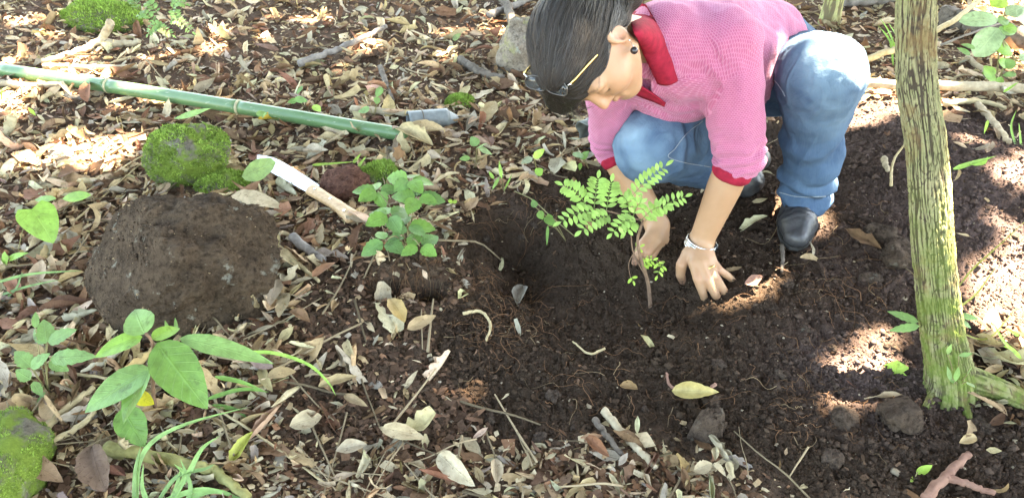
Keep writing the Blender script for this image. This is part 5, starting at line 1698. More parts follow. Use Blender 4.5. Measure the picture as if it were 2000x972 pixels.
def frond(a, b, npairs, size, col=(.32, .52, .13), arch=.012, d=None, shape="ell"):
    mb = MB()
    n = nrm(CAMV * .75 + A([0, 0, .6]) + pr.normal(0, .12, 3))
    mid = (a + b) / 2 + A([0, 0, arch])
    P = spline([a, mid, b], 24)
    Vt, Ft = tube(P, np.linspace(.0010, .0004, 24), 5)
    mb.add(Vt, Ft, A([.16, .24, .06]), np.full((len(Vt), 2), .25))
    T = nrm(np.gradient(P, axis=0))
    for i in range(npairs):
        t = .10 + .90 * (i + .5) / npairs
        k = int(t * 23); c = P[k]; T_ = T[k]; sd = np.cross(n, T_)
        s_ = size * (.72 + .5 * math.sin(math.pi * (.15 + .75 * t)))
        for sg in (1, -1):
            dr = nrm(T_ * .32 + sd * sg + n * pr.normal(.06, .08))
            V, F, uv = leaf_geo(s_, s_ * .44, shape, 6, 4, .2, .15)
            nn = nrm(n + pr.normal(0, .12, 3))
            V = c + V @ frame(dr, nn).T
            mb.add(V, F, A(col) * pr.uniform(.8, 1.25), uv)
    V, F, uv = leaf_geo(size, size * .46, shape, 6, 4, .25, .2)
    mb.add(b + V @ frame(T[-1], n).T, F, A(col), uv)
    p = np.array(sap.location)
    mb.V = [v - p for v in mb.V]
    link("frond", mb.mesh("frond", GREEN), sap)
for (u0, v0, d0), (u1, v1, d1), k, s_ in [((1148, 404, 1.712), (1100, 362, 1.70), 8, .0215), ((1160, 408, 1.71), (1168, 349, 1.70), 7, .0215), ((1184, 414, 1.715), (1194, 356, 1.70), 7, .0215),
        ((1168, 414, 1.71), (1096, 433, 1.68), 7, .0215), ((1194, 420, 1.715), (1136, 450, 1.68), 7, .0215), ((1259, 432, 1.725), (1338, 384, 1.70), 8, .018), ((1214, 408, 1.718), (1300, 324, 1.67), 10, .0215),
        ((1232, 425, 1.72), (1216, 382, 1.70), 5, .018), ((1240, 428, 1.72), (1196, 455, 1.69), 6, .019), ((1245, 436, 1.725), (1222, 452, 1.70), 4, .020), ((1250, 432, 1.72), (1300, 402, 1.69), 6, .019), ((1236, 424, 1.72), (1252, 396, 1.69), 4, .019)]:
    frond(pd(u0, v0, d0), pd(u1, v1, d1), k, s_)
for (u, v, d), (u1, v1, d1), k in [((1252, 520, 1.785), (1275, 508, 1.77), 3), ((1297, 512, 1.765), (1284, 538, 1.775), 2), ((1240, 490, 1.775), (1250, 482, 1.765), 1), ((1231, 540, 1.80), (1236, 548, 1.80), 1), ((1262, 530, 1.80), (1262, 512, 1.785), 2), ((1280, 508, 1.77), (1290, 522, 1.765), 1)]:
    frond(pd(u, v, d), pd(u1, v1, d1), k, .0135, GD, .002, shape="round")

# --- toothed plant left of the hole
b0_ = gp(800, 492)
tp_ = empty("leafy_plant", b0_, "toothed bright green plant right of the machete handle", "plant")
for e in [(738, 372, .10), (800, 350, .14), (760, 420, .10), (815, 385, .12), (795, 440, .08), (820, 480, .05), (752, 470, .05)]:
    pt = pz(e[0], e[1], e[2] + float(height(*b0_[:2])))
    add_stem(tp_, [b0_, b0_ * .5 + pt * .5 + A([0, 0, .03]), pt], .0020)
    nl = 5 if e[2] > .07 else 4
    for j in range(nl):
        a = 2 * np.pi * j / nl + pr.uniform(0, .9)
        dr = A([math.cos(a), math.sin(a) * .9, pr.uniform(-.25, .1)])
        Lf = pr.uniform(.046, .070)
        add_leaf(tp_, pt + dr * .006, pt + dr * Lf, Lf * .62, A([pr.normal(0, .2), -.35 + pr.normal(0, .2), 1]), "ovate", (.17, .335, .065) if pr.random() < .6 else (.13, .26, .075), "leaf", ny=12, nx=4, teeth=1, droop=.35, cup=.12)

# --- broad-leaved plant in front of the boulder
b1_ = gp(306, 822)
bp = empty("broadleaf_plant", b1_, "broad-leaved green plant growing in front of the boulder", "plant")
add_stem(bp, [b1_ - A([0, 0, .01]), pd(299, 765, 1.47), pd(300, 705, 1.415), pd(297, 668, 1.385), pd(284, 650, 1.37)], .0042, mat=TWIGM, n=20)
kw = dict(droop=.45, cup=.18, wave=.12, ny=15, nx=8)
for a_, b_, wp, col, dn in [((283, 652, 1.37), (258, 601, 1.385), 62, GC, (0, -.5, 1)), ((278, 657, 1.37), (181, 687, 1.335), 42, GB, (0, -.25, 1)), ((296, 662, 1.38), (350, 634, 1.41), 32, GB, (0, -.4, 1)),
                            ((306, 669, 1.385), (394, 786, 1.335), 86, GA, (.4, -.75, .8)), ((350, 660, 1.40), (524, 694, 1.39), 40, GC, (.0, -.35, 1)), ((296, 720, 1.425), (156, 792, 1.37), 66, GC, (-.2, -.5, 1)),
                            ((292, 722, 1.425), (226, 815, 1.37), 58, GA, (-.5, -.5, .9)), ((240, 795, 1.43), (276, 869, 1.41), 62, GA, (.1, -.6, 1))]:
    add_leaf(bp, pd(*a_), pd(*b_), wp * 1.37 / FPX, A(dn, float), "ovate", col, **kw)
add_leaf(bp, pd(262, 770, 1.44), pd(300, 788, 1.43), .028, A([0, -.5, 1.0]), "ovate", (.62, .55, .03), ny=9, nx=4)
for q0, q1 in [((300, 705, 1.415), (350, 660, 1.40)), ((299, 712, 1.42), (296, 720, 1.425)), ((299, 765, 1.47), (240, 795, 1.43)), ((299, 765, 1.47), (262, 770, 1.44))]:
    add_stem(bp, [pd(*q0), pd(*q1)], .0015, n=6)

# --- other small plants
def plant(name, base, label, cat, spec, d, col=GC, shape="ovate", stems=True, **kw):
    g = gp(*base)
    e = empty(name, g, label, cat)
    leafset(e, spec, d, col, shape, **kw)
    if stems:
        for s_ in spec:
            dd = s_[3] if len(s_) > 3 else 0
            t_ = pd(*s_[0], d + dd)
            add_stem(e, [g, g * .45 + t_ * .55 + A([0, 0, .012]), t_], .0013, n=8, seg=5)
    return e
plant("lobed_plant", (95, 770), "pale green lobed plant left of the broad-leaved plant", "plant",
      [((92, 668), (84, 622), 34), ((94, 668), (142, 642), 30), ((90, 670), (64, 640), 24), ((62, 716), (28, 684), 32), ((60, 718), (92, 690), 26), ((98, 700), (178, 692), 34), ((96, 706), (132, 722), 24), ((60, 740), (30, 722), 26), ((64, 745), (82, 772), 18), ((72, 800), (84, 765), 14), ((70, 805), (100, 790), 16), ((70, 640), (68, 608), 14)], 1.50, GC, teeth=1, ny=12, nx=4, droop=.3, cup=.1)
plant("heart_leaf_plant", (30, 520), "single large heart-shaped leaf above pale litter at the left edge", "plant", [((62, 408), (104, 470), 72, 0, GB), ((14, 498), (4, 530), 26), ((20, 505), (50, 492), 14)], 1.86, GB, "heart", ny=12, nx=6, droop=.3, cup=.2)
plant("seedling", (110, 410), "two flat green leaves above the heart-shaped leaf", "seedling", [((122, 388), (170, 378), 22), ((110, 388), (66, 386), 18)], 2.02, GB, "ell", droop=.3)
plant("seedling", (930, 330), "small three-lobed seedling on the far side of the hole", "seedling", [((932, 285), (920, 266), 20, 0, GC), ((934, 288), (962, 300), 16), ((930, 290), (950, 278), 14), ((918, 308), (898, 310), 12)], 2.10, GC, droop=.2)
plant("seedling", (1050, 345), "seedling with one bright and one pale leaf behind the hole", "seedling", [((1042, 308), (1062, 292), 16, 0, GD), ((1040, 308), (1018, 318), 14, 0, (.35, .42, .28)), ((1046, 340), (1060, 330), 18)], 2.08, GB, droop=.2)
plant("grass_tuft", (985, 375), "sparse grass tuft on the far edge of the hole", "grass", [((980, 350), (975, 315), 7), ((975, 345), (962, 370), 8), ((985, 372), (1000, 340), 4), ((965, 350), (955, 335), 7)], 2.03, GB, "lance")
plant("vine_plant", (1105, 470), "thin vine with small leaves hanging over the hole edge", "vine", [((1046, 405), (1040, 390), 14), ((1052, 412), (1060, 428), 16), ((1062, 425), (1088, 440), 16), ((1076, 430), (1070, 418), 14), ((1070, 440), (1068, 478), 6)], 1.93, GA)
e = bpy.data.objects["vine_plant"]; add_stem(e, [gp(1005, 385) + A([0, 0, .02]), gp(1040, 408) + A([0, 0, .03]), gp(1075, 440) + A([0, 0, .03]), gp(1120, 472) + A([0, 0, .02])], .0018)
plant("seedling", (1150, 330), "green leaves in the shade below the seedling bag", "seedling", [((1120, 298), (1140, 308), 20), ((1134, 310), (1150, 296), 16), ((1134, 318), (1132, 332), 8)], 2.10, GA)
plant("seedling", (1800, 660), "two serrated leaves sticking out left of the tree foot", "seedling", [((1794, 628), (1738, 606), 20), ((1796, 636), (1738, 644), 17)], 1.50, GC, teeth=1, ny=12, nx=4, droop=.2)
plant("seedling", (1880, 640), "small leaves sticking out right of the tree foot", "seedling", [((1876, 615), (1910, 622), 14), ((1878, 625), (1896, 640), 12)], 1.58, GC)
plant("seedling", (1748, 770), "sunlit lobed leaf beside the sunny soil patch", "seedling", [((1745, 758), (1752, 705), 44, 0, GD)], 1.60, GD, "lobed", ny=16, nx=6)
plant("sprouts", (1862, 770), "little light green sprouts at the foot of the tree", "sprout", [((1858, 745), (1850, 715), 12), ((1866, 745), (1872, 716), 12), ((1850, 692), (1858, 672), 9), ((1872, 694), (1900, 690), 9), ((1888, 745), (1904, 756), 12), ((1890, 730), (1898, 716), 12), ((1858, 740), (1862, 748), 8)], 1.475, GC, "lance")
plant("seedling", (1785, 935), "bright green curled leaf on soil near the bottom right", "seedling", [((1790, 925), (1820, 908), 18, 0, GD), ((1788, 930), (1778, 940), 9)], 1.40, GD)
plant("seedling", (350, 240), "leafy sprig lying against the middle of the bamboo pole", "seedling", [((340, 232), (410, 212), 18, 0, GB), ((375, 222), (392, 214), 10)], 2.30, GB, "lance")
plant("seedling", (515, 235), "small pointed leaf beside the bamboo pole below its node", "seedling", [((500, 222), (522, 222), 14, 0, GC), ((512, 230), (520, 220), 8)], 2.20, GC)
plant("seedling", (600, 220), "green leaves just above the bamboo pole", "seedling", [((580, 195), (562, 200), 14), ((575, 192), (600, 198), 14), ((612, 205), (626, 218), 16, 0, GD), ((590, 168), (580, 184), 10)], 2.38, GA)
plant("seedling", (880, 420), "tiny pale sprout on the bank left of the hole", "seedling", [((884, 396), (876, 390), 9, 0, GD), ((884, 396), (892, 392), 8, 0, GD)], 1.97, GD, "round")
plant("seedling", (500, 345), "large light green leaf beside the machete tip", "seedling", [((472, 345), (536, 318), 50, 0, (.24, .36, .09))], 2.12, GD, "round", stems=False, ny=11, nx=6, wave=.2)
plant("seedling", (730, 232), "green leaves by the pale stick near the grey pipe", "seedling", [((745, 170), (735, 190), 16), ((742, 200), (730, 192), 14), ((722, 212), (700, 218), 16)], 2.35, GC)
plant("seedling", (1090, 165), "pale green leaf behind the hole near the lichened rock", "seedling", [((884, 78), (900, 66), 14, 0, (.22, .30, .10))], 2.95, GC, stems=False)
plant("grass_tuft", (10, 190), "upright green grass blades at the left edge by the bamboo end", "grass", [((2, 200), (4, 172), 5), ((55, 210), (70, 226), 7)], 2.30, GD, "lance", stems=False)
# ferns by the far mossy rock
fe = gp(290, 45); fern = empty("fern", fe, "small feathery fern beside the far mossy rock", "fern"); sap_ = sap; sap = fern
for (u0, v0), (u1, v1) in [((305, 45), (272, 30)), ((300, 60), (335, 68)), ((320, 52), (290, 66)), ((330, 40), (375, 62)), ((310, 30), (285, 8)), ((335, 20), (362, 8)), ((270, 20), (258, 2)), ((350, 50), (340, 22))]:
    frond(pd(u0, v0, 2.85), pd(u1, v1, 2.85), 8, .020, GC, .02, shape="lance")
sap = sap_
# leafy shrub at the top right
shb = empty("leafy_shrub", gp(1945, 170), "broad-leaved shrub with pale sunlit leaves in the top right corner", "shrub")
PL = (.30, .42, .22)
for (u0, v0), (u1, v1), wp, col in [((1935, 12), (1965, -4), 36, GD), ((1950, 38), (1880, 36), 40, PL), ((1948, 42), (1972, 40), 26, GC), ((1950, 55), (1908, 106), 50, PL), ((1955, 60), (1938, 80), 30, PL), ((1945, 98), (1975, 92), 42, GB), ((1948, 60), (1985, 62), 24, GC), ((1960, 58), (1988, 52), 30, GB),
                                    ((1938, 152), (1925, 128), 30, GB), ((1945, 160), (1922, 140), 20, GB), ((1958, 130), (1985, 118), 26, GA), ((1950, 118), (1975, 132), 24, GB), ((1990, 115), (2020, 112), 24, PL), ((1965, 30), (2000, 10), 30, PL), ((1955, 150), (1948, 172), 16, GB), ((1985, 145), (1960, 146), 14, GC), ((1905, 95), (1880, 85), 12, GC), ((1895, 108), (1872, 92), 14, GC), ((1985, 20), (2015, 45), 40, PL)]:
    add_leaf(shb, pd(u0, v0, 2.55), pd(u1, v1, 2.55), wp * 2.55 / FPX, None, "ovate" if wp < 34 else "round", col, ny=10, nx=6, droop=.3, cup=.12)
sbase = np.array(shb.location)
for P in [[sbase, pd(1962, 120, 2.56), pd(1958, 60, 2.56), pd(1970, -20, 2.56)], [sbase, pd(1948, 150, 2.56), pd(1935, 145, 2.56)], [sbase, pd(1950, 110, 2.56), pd(1945, 98, 2.55)], [pd(1960, 80, 2.56), pd(1985, 118, 2.56), pd(2010, 112, 2.55)]]:
    add_stem(shb, P, .0035)
def blades(name, base, label, specs, d, col=GC, w=.008):
    g = gp(*base); e = empty(name, g, label, "grass")
    for P in specs:
        pts = [pd(u, v, d + (k_ if len(q) > 2 else 0)) for q in P for u, v, k_ in [(q[0], q[1], q[2] if len(q) > 2 else 0)]]
        n = 16; Cn = spline(pts, n); t = np.linspace(0, 1, n)
        ww = w * np.minimum(1, 5 * t + .3) * (1 - t ** 2.5) + .0004
        T = nrm(np.gradient(Cn, axis=0)); sd = nrm(np.cross(T, CAMV * .8 + A([0, 0, .6]) + pr.normal(0, .3, 3))); up = np.cross(sd, T)
        L_, M_, R_ = Cn - sd * ww[:, None] / 2, Cn - up * ww[:, None] * .18, Cn + sd * ww[:, None] / 2
        V = np.stack([L_, M_, R_], 1).reshape(-1, 3)
        I = np.arange(n * 3).reshape(n, 3)
        F = np.stack([I[:-1, :-1], I[1:, :-1], I[1:, 1:], I[:-1, 1:]], -1).reshape(-1, 4)
        uv = np.stack([np.repeat(t, 3), np.tile([0, .5, 1], n)], -1)
        child("blade", V, F, GREEN, e, attrs={"Col": np.tile(np.r_[A(col) * pr.uniform(.8, 1.25), 1], (len(V), 1))}, uv=uv)
    return e
blades("grass_clump", (300, 985), "clump of long green grass blades at the bottom left", [
    [(268, 985), (270, 910), (300, 860), (370, 825), (482, 795, .02)], [(262, 990), (264, 920), (275, 870)], [(300, 990), (345, 930), (400, 915), (420, 905)], [(330, 985), (360, 930), (340, 905)],
    [(320, 975), (400, 955), (480, 975)], [(330, 990), (345, 950), (352, 915)], [(290, 985), (278, 950), (280, 905)], [(345, 960), (370, 920), (395, 875), (430, 850)], [(360, 990), (372, 950), (352, 895)], [(345, 985), (420, 958), (500, 990)]], 1.345, GC, .0095)
blades("arching_grass", (500, 690), "long single grass blade arching over the soil right of the plant", [[(455, 690), (530, 688), (600, 710), (640, 745), (656, 772)]], 1.535, GB, .007)
blades("grass_tuft", (450, 760), "grass blades behind the broad-leaved plant", [[(420, 735), (470, 745), (520, 765)], [(400, 780), (470, 760), (525, 765)], [(415, 790), (460, 800), (490, 822)], [(330, 650), (322, 625)], [(345, 648), (342, 620)]], 1.495, GA, .009)
blades("grass_tuft", (0, 560), "flat grass blades at the left edge beside the boulder", [[(-10, 552), (60, 535), (160, 528)], [(-10, 580), (50, 560), (120, 545)], [(0, 590), (30, 565), (44, 530)]], 1.78, GC, .007)
blades("grass_tuft", (1930, 690), "bright grass blades right of the tree foot", [[(1985, 690), (1960, 665), (1940, 630)], [(1990, 655), (1965, 640)], [(1995, 700), (1975, 680), (1960, 676)]], 1.55, GD, .008)
blades("weed_stalk", (1870, 700), "thin yellowish weed stalks right of the trunk", [[(1872, 560), (1900, 525), (1950, 480), (2010, 425)], [(1874, 600), (1910, 570), (1945, 520)], [(1875, 650), (1930, 660), (1985, 600)]], 1.62, (.30, .30, .07), .004)
blades("grass_tuft", (1880, 330), "green sprig trailing over the spoil heap right of the trunk", [[(1862, 330), (1900, 318), (1945, 305)], [(1895, 320), (1920, 318), (1930, 306)]], 1.95, GB, .012)
blades("grass_tuft", (1740, 90), "thin grass blades left of the trunk near the log", [[(1752, 100), (1735, 60), (1718, 35)], [(1750, 95), (1720, 55)], [(1752, 70), (1735, 45)], [(1745, 130), (1738, 80), (1715, 50)]], 2.7, GB, .007)
blades("grass_tuft", (1985, 280), "grass at the right edge below the shrub", [[(1990, 300), (1975, 250), (1985, 215)], [(1995, 290), (1990, 240)], [(1960, 180), (1990, 160)], [(1930, 235), (1922, 262)]], 2.2, GB, .008)
blades("grass_tuft", (600, 315), "green grass blade lying above the red rock", [[(610, 322), (640, 320), (690, 316)], [(690, 318), (705, 300)], [(700, 325), (715, 305)]], 2.2, GD, .010)

# ------------------------------------------------------------------ fallen leaves
lr = np.random.default_rng(101)
EXC += [(*J['lank'][:2], .09), (*J['rank'][:2], .07), (tb[0], tb[1], .05)]
KIND = [("pale", (.62, .51, .34)), ("tan", (.48, .345, .20)), ("brown", (.19, .11, .068)), ("grey", (.43, .37, .29)), ("russet", (.29, .155, .092))]
KW = {"pale": "cream-coloured", "tan": "tan", "brown": "dark brown", "grey": "greyish", "russet": "russet"}
def litter_density(u, v, x, y):
    D = dug_mask(x, y)
    base = 1 - D * .965
    # near edge of the hole: scattered leaves
    near = sstep(830, 930, v) * (1 - sstep(1330, 1520, u))
    base = np.maximum(base, .17 * near * (1 - .6 * sstep(850, 1100, u)))
    left = sstep(520, 640, u) * sstep(500, 580, v)          # soil left of the hole is only thinly covered
    base = base * (1 - .80 * left * (1 - near))
    bank = np.exp(-(((u - 830) / 110) ** 2 + ((v - 520) / 60) ** 2))
    base = base * (1 - .6 * bank)
    far_r = sstep(1830, 1900, u) * (1 - sstep(200, 280, v))
    rr = sstep(1860, 1930, u) * sstep(620, 680, v) * (1 - sstep(840, 900, v))
    return np.clip(np.maximum(base, np.maximum(.8 * far_r, .8 * rr)), 0, 1)
def mould(u, v):
    """the strip of brown leaf mould between the boulder and the hole"""
    return sstep(520, 640, u) * sstep(480, 560, v) * (1 - sstep(930, 1000, u)) * (1 - sstep(840, 930, v))
NL = 15000 if not DBG else 1500
u = lr.uniform(-260, 2260, NL * 3); v = -160 + 1260 * lr.random(NL * 3) ** 1.0
# even density over the ground, thinned towards the camera
P0 = pz(u, v, 0.0); x, y = P0[:, 0], P0[:, 1]
_, _, dd = project(np.stack([x, y, 0 * x], 1))
acc = lr.random(len(u)) < litter_density(u, v, x, y) * np.clip((dd / 2.6) ** 1.6, .28, 1.0)
for ex, ey, er in EXC:
    acc &= np.hypot(x - ex, y - ey) > er
idx = np.flatnonzero(acc)[:NL]
x, y, u, v, dd = x[idx], y[idx], u[idx], v[idx], dd[idx]
n = len(x)
size = np.clip(lr.lognormal(math.log(.041), .50, n), .015, .112)
size = size * (1 - .28 * sstep(780, 900, v))
lift = lr.random(n) ** 2 * .016 + .004
zz = height(x, y) + relief(x, y) + lift
yaw = lr.uniform(0, 2 * np.pi, n); pit = lr.normal(0, .30, n); rol = lr.normal(0, .42, n)
stand = lr.random(n) < .07; pit[stand] += lr.normal(0, .8, stand.sum())
kind = lr.choice(5, n, p=[.30, .28, .20, .12, .10])
colr = A([k[1] for k in KIND])[kind] * lr.uniform(.72, 1.22, (n, 1)) * (1 + lr.normal(0, .05, (n, 3)))
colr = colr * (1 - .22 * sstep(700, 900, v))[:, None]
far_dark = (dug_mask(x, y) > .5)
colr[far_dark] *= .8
NV = 20
var_hi, var_lo = [], []
for i in range(NV):
    kw = dict(shape=["ell", "torn", "lance", "ovate", "torn", "lance", "ell"][i % 7], droop=lr.normal(0, 1.0 if i % 2 else .35), cup=lr.uniform(-.3, .6), twist=lr.normal(0, .6 if i % 2 else .25), wave=lr.uniform(.3, 1.1), seed=500 + i, curl_edge=[.2, .6, 1.3, .4, .1, 2.0][i % 6] * lr.uniform(.6, 1.2))
    W = lr.uniform(.24, .46)
    hi_, lo2 = leaf_geo(1, W, ny=11, nx=6, **kw), leaf_geo(1, W, ny=5, nx=4, **kw)
    for g_, lst in ((hi_, var_hi), (lo2, var_lo)):
        V = g_[0].copy()
        V[:, 0] -= .5
        V[:, 2] -= V[:, 2].min() * .6
        lst.append((V, g_[1], g_[2]))
var = lr.integers(0, NV, n)
Rm = eulers(rol, pit, yaw)
LEAFO = leaf_material("dry_leaf", 'object', .7, .16, .30, .6, .5, .14)
LEAFA = leaf_material("dry_leaf_litter", 'attr', .75, .16, .25, .6, .5, .1)
GREENO = leaf_material("fresh_leaf", 'object', .5, .25, .30, .2, .4, .4)
hi_me = []
for i, (V, F, uv) in enumerate(var_hi):
    hi_me.append(mk_mesh("fallen_leaf", V, F, LEAFO, True, None, uv))
SEEN_MAX = 255
inside = (u > 0) & (u < 2000) & (v > 0) & (v < 972)
hid = ((u > 1180) & (u < 1690) & (v < 380)) | ((u > 1030) & (u < 1300) & (v < 215)) | ((u > 1750) & (u < 1890) & (v < 780)) | (np.hypot((u - 355) / 210, (v - 520) / 130) < 1)
score = size / dd * (1 + 12 * lift) * inside * ~hid
top = np.argsort(-score)[:SEEN_MAX]
ist = np.zeros(n, bool); ist[top] = True
def zone(u, v):
    if u > 1690: return "on the ground around the leaning tree"
    if v > 800 and u > 560: return "scattered along the near edge of the hole"
    if v > 560 and u <= 620: return "beside the broad-leaved plant" if v < 800 else "around the grass clump at the bottom left"
    if v < 130 + .16 * u and u < 900: return "on the ground beyond the bamboo pole"
    if u < 700: return "between the bamboo pole and the boulder"
    if v < 420: return "on the ground behind the hole"
    return "lying on soil left of the hole"
def put_leaf(me, loc, M, s, col, label, group=None, name="fallen_leaf", cat="leaf"):
    o = bpy.data.objects.new(name, me)
    COL.objects.link(o)
    o.matrix_world = Matrix.Translation(Vector([float(c) for c in loc])) @ Matrix([[float(q) for q in r] for r in M]).to_4x4() @ Matrix.Scale(float(s), 4)
    o.color = (*[float(c) for c in col], 1)
    tag(o, label, cat, group)
    return o
for i in top:
    kname = KIND[kind[i]][0]
    zn = zone(u[i], v[i])
    sz = ('small', 'long', 'large')[int(np.searchsorted([.060, .080], size[i]))] if not stand[i] else 'upturned'
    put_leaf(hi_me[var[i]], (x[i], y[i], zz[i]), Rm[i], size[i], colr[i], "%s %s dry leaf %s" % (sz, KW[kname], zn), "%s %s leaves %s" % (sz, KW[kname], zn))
mb = MB()
for k in range(NV):
    m = np.flatnonzero((var == k) & ~ist)
    if not len(m): continue
    V0, F0, uv0 = var_lo[k]
    V = np.einsum('nij,vj->nvi', Rm[m], V0) * size[m][:, None, None] + np.stack([x[m], y[m], zz[m]], 1)[:, None]
    nv = len(V0)
    F = (F0[None] + (np.arange(len(m)) * nv)[:, None, None]).reshape(-1, 4)
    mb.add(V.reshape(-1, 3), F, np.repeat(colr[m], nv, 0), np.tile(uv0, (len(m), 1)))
link("leaf_litter", mb.mesh("leaf_litter", LEAFA), None, "layer of dry brown leaves covering the forest floor", "leaf litter", kind="stuff")

# leaves one can point to
SPEC = [  # u, v, length px, angle in the picture (deg), width ratio, colour, pitch, label
    (540, 252, 58, 8, .34, (.62, .42, .05), .1, "bright yellow leaf just below the bamboo pole"),
    (182, 195, 44, 80, .42, (.32, .16, .10), .9, "reddish leaf standing upright against the bamboo pole"),
    (898, 938, 110, -42, .42, (.58, .50, .36), .1, "large cream leaf at the bottom edge below the hole"),
    (602, 838, 74, 15, .62, (.55, .45, .30), .2, "broad pale leaf on soil below the long grass blade"),
    (780, 630, 56, -55, .50, (.45, .31, .12), .2, "upright yellowish leaf of the pair on soil left of the hole"),
    (826, 646, 62, 20, .45, (.42, .30, .17), .1, "flat tan leaf of the pair on soil left of the hole"),
    (540, 592, 62, -105, .50, (.58, .47, .35), .3, "pale folded leaf standing at the right end of the boulder"),
    (556, 612, 70, -100, .34, (.50, .42, .28), .25, "long pale leaf behind the folded leaf at the boulder"),
    (478, 888, 84, 50, .40, (.48, .50, .10), .3, "yellow-green leaf hanging beside the tan vine"),
    (1356, 782, 92, -8, .38, (.58, .48, .20), .2, "curled straw-yellow leaf on dark soil above the reddish clod"),
    (1368, 928, 48, 20, .62, (.52, .42, .28), .1, "rounded pale leaf of the little cluster near the bottom edge"),
    (1393, 902, 34, 85, .5, (.60, .52, .34), .1, "small upright pale leaf of the cluster near the bottom edge"),
    (1402, 935, 40, -45, .4, (.58, .48, .32), .1, "narrow pale leaf of the cluster near the bottom edge"),
    (1422, 934, 40, -70, .45, (.56, .47, .30), .1, "rightmost pale leaf of the cluster near the bottom edge"),
    (1168, 892, 70, -40, .42, (.27, .13, .075), .15, "glossy russet leaf left of the broken pale stick"),
    (1468, 565, 38, 10, .55, (.30, .17, .13), .2, "small dull pink leaf on soil beside the hand"),
    (122, 478, 62, -60, .62, (.55, .47, .38), .4, "rounded pale leaf under the heart-shaped leaf"),
    (212, 945, 108, -80, .58, (.20, .135, .10), .15, "large dark brown leaf below the tan roots"),
    (105, 945, 110, -25, .45, (.36, .235, .15), .2, "broad torn tan leaf beside the corner mossy boulder"),
    (638, 542, 58, 28, .40, (.34, .175, .10), .3, "reddish leaf standing right of the grey cane piece"),
    (515, 420, 112, -10, .34, (.55, .45, .30), .25, "long wavy pale leaf on the far side of the boulder"),
    (565, 525, 84, -38, .22, (.54, .44, .27), .2, "narrow straw leaf leaning on the boulder"),
    (795, 866, 104, -12, .36, (.52, .42, .27), .15, "long pale leaf on soil near the bottom of the picture"),
    (665, 762, 78, 15, .30, (.44, .34, .19), .15, "narrow tan leaf beside the tip of the long grass blade"),
    (698, 798, 62, -28, .30, (.40, .29, .17), .15, "narrow brown leaf below the tip of the long grass blade"),
    (1226, 772, 36, -15, .62, (.34, .22, .11), .2, "small round brown leaf in the bottom of the hole"),
    (968, 940, 60, -85, .5, (.50, .40, .28), .2, "pale leaf standing right of the large cream leaf"),
    (835, 268, 80, -8, .40, (.52, .40, .24), .2, "torn tan leaf over the split end of the bamboo"),
    (762, 222, 44, 85, .42, (.52, .40, .20), .5, "tan leaf upright between the stick and the grey pipe"),
    (955, 232, 48, 50, .50, (.42, .32, .18), .5, "tan leaf standing near the tip of the grey pipe"),
    (1112, 342, 40, -50, .55, (.50, .46, .18), .5, "yellowish leaf standing behind the sapling fronds"),
    (1150, 456, 30, -85, .5, (.30, .16, .08), .3, "small brown leaf hanging below the sapling fronds"),
    (690, 890, 74, 5, .50, (.46, .38, .27), .3, "folded pale leaf among litter below the hole"),
    (560, 750, 60, 20, .40, (.40, .30, .17), .2, "crumpled tan leaf under the long grass blade"),
    (85, 555, 58, 60, .50, (.50, .38, .27), .4, "upright pale tan leaf between boulder and left edge"),
    (60, 905, 90, 20, .4, (.28, .18, .12), .1, "brown leaf under the corner mossy boulder"),
    (1740, 820, 34, -40, .35, (.45, .28, .12), .3, "curled orange leaf between the two dark stones"),
    (1880, 875, 50, 15, .5, (.55, .42, .24), .3, "pale leaf on soil right of the dark rounded stone"),
    (590, 640, 50, -20, .5, (.28, .17, .10), .2, "brown leaf on the bare soil right of the boulder"),
]
for (su, sv_, lp, ang, wr, col, pt, lab) in SPEC:
    g = gp(su, sv_); d_ = project(g)[2]
    L = lp * d_ / FPX
    th = math.radians(ang)
    # direction on the ground whose picture runs at that angle
    g2 = pz(su + math.cos(th) * 30, sv_ - math.sin(th) * 30, g[2])
    dr = nrm(g2 - g)
    if abs(math.sin(th)) > .5:
        Ld = np.linalg.norm(g2 - g) / 30 * lp
        L = L * .45 + min(Ld, L * 1.7) * .55
    dr = nrm(dr + A([0, 0, math.tan(pt) * .45]))
    nn = A([lr.normal(0, .2), -.35 + lr.normal(0, .15), 1.0])
    V, F, uv = leaf_geo(1, wr, "ell" if wr > .45 else "ovate", 15, 8, lr.normal(.2, .4), lr.uniform(.1, .4), lr.normal(0, .25), .35, seed=abs(int(su * 7 + sv_)), curl_edge=lr.uniform(.0, .6))
    V[:, 0] -= .5; V[:, 2] -= V[:, 2].min()
    me = mk_mesh("fallen_leaf", V, F, GREENO if "yellow" in lab else LEAFO, True, None, uv)
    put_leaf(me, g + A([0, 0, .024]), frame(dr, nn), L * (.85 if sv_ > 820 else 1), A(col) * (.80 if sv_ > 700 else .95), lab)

# ------------------------------------------------------------------ what nobody could count: leaf crumbs, soil crumbs, rootlets
NF = 52000 if not DBG else 1500
u = lr.uniform(-200, 2200, NF * 2); v = lr.uniform(-120, 1080, NF * 2)
P0 = pz(u, v, 0.0); x, y = P0[:, 0], P0[:, 1]
_, _, dd = project(np.stack([x, y, 0 * x], 1))
dens = np.clip(np.maximum(litter_density(u, v, x, y) * .9 + .10, mould(u, v)), 0, 1) * np.clip((dd / 2.6) ** 1.2, .4, 1)
idx = np.flatnonzero(lr.random(len(u)) < dens)[:NF]
x, y = x[idx], y[idx]; n = len(x); mo = mould(u[idx], v[idx]) > .4
z = height(x, y) + relief(x, y) + lr.uniform(.001, .010, n)
s = np.clip(lr.lognormal(math.log(.011), .5, n), .004, .034)
s = np.where(dug_mask(x, y) > .5, np.minimum(s * .62, .014), s)
Q = lr.normal(0, .32, (n, 3)); Rf = eulers(Q[:, 0], Q[:, 1], lr.uniform(0, 6.28, n))
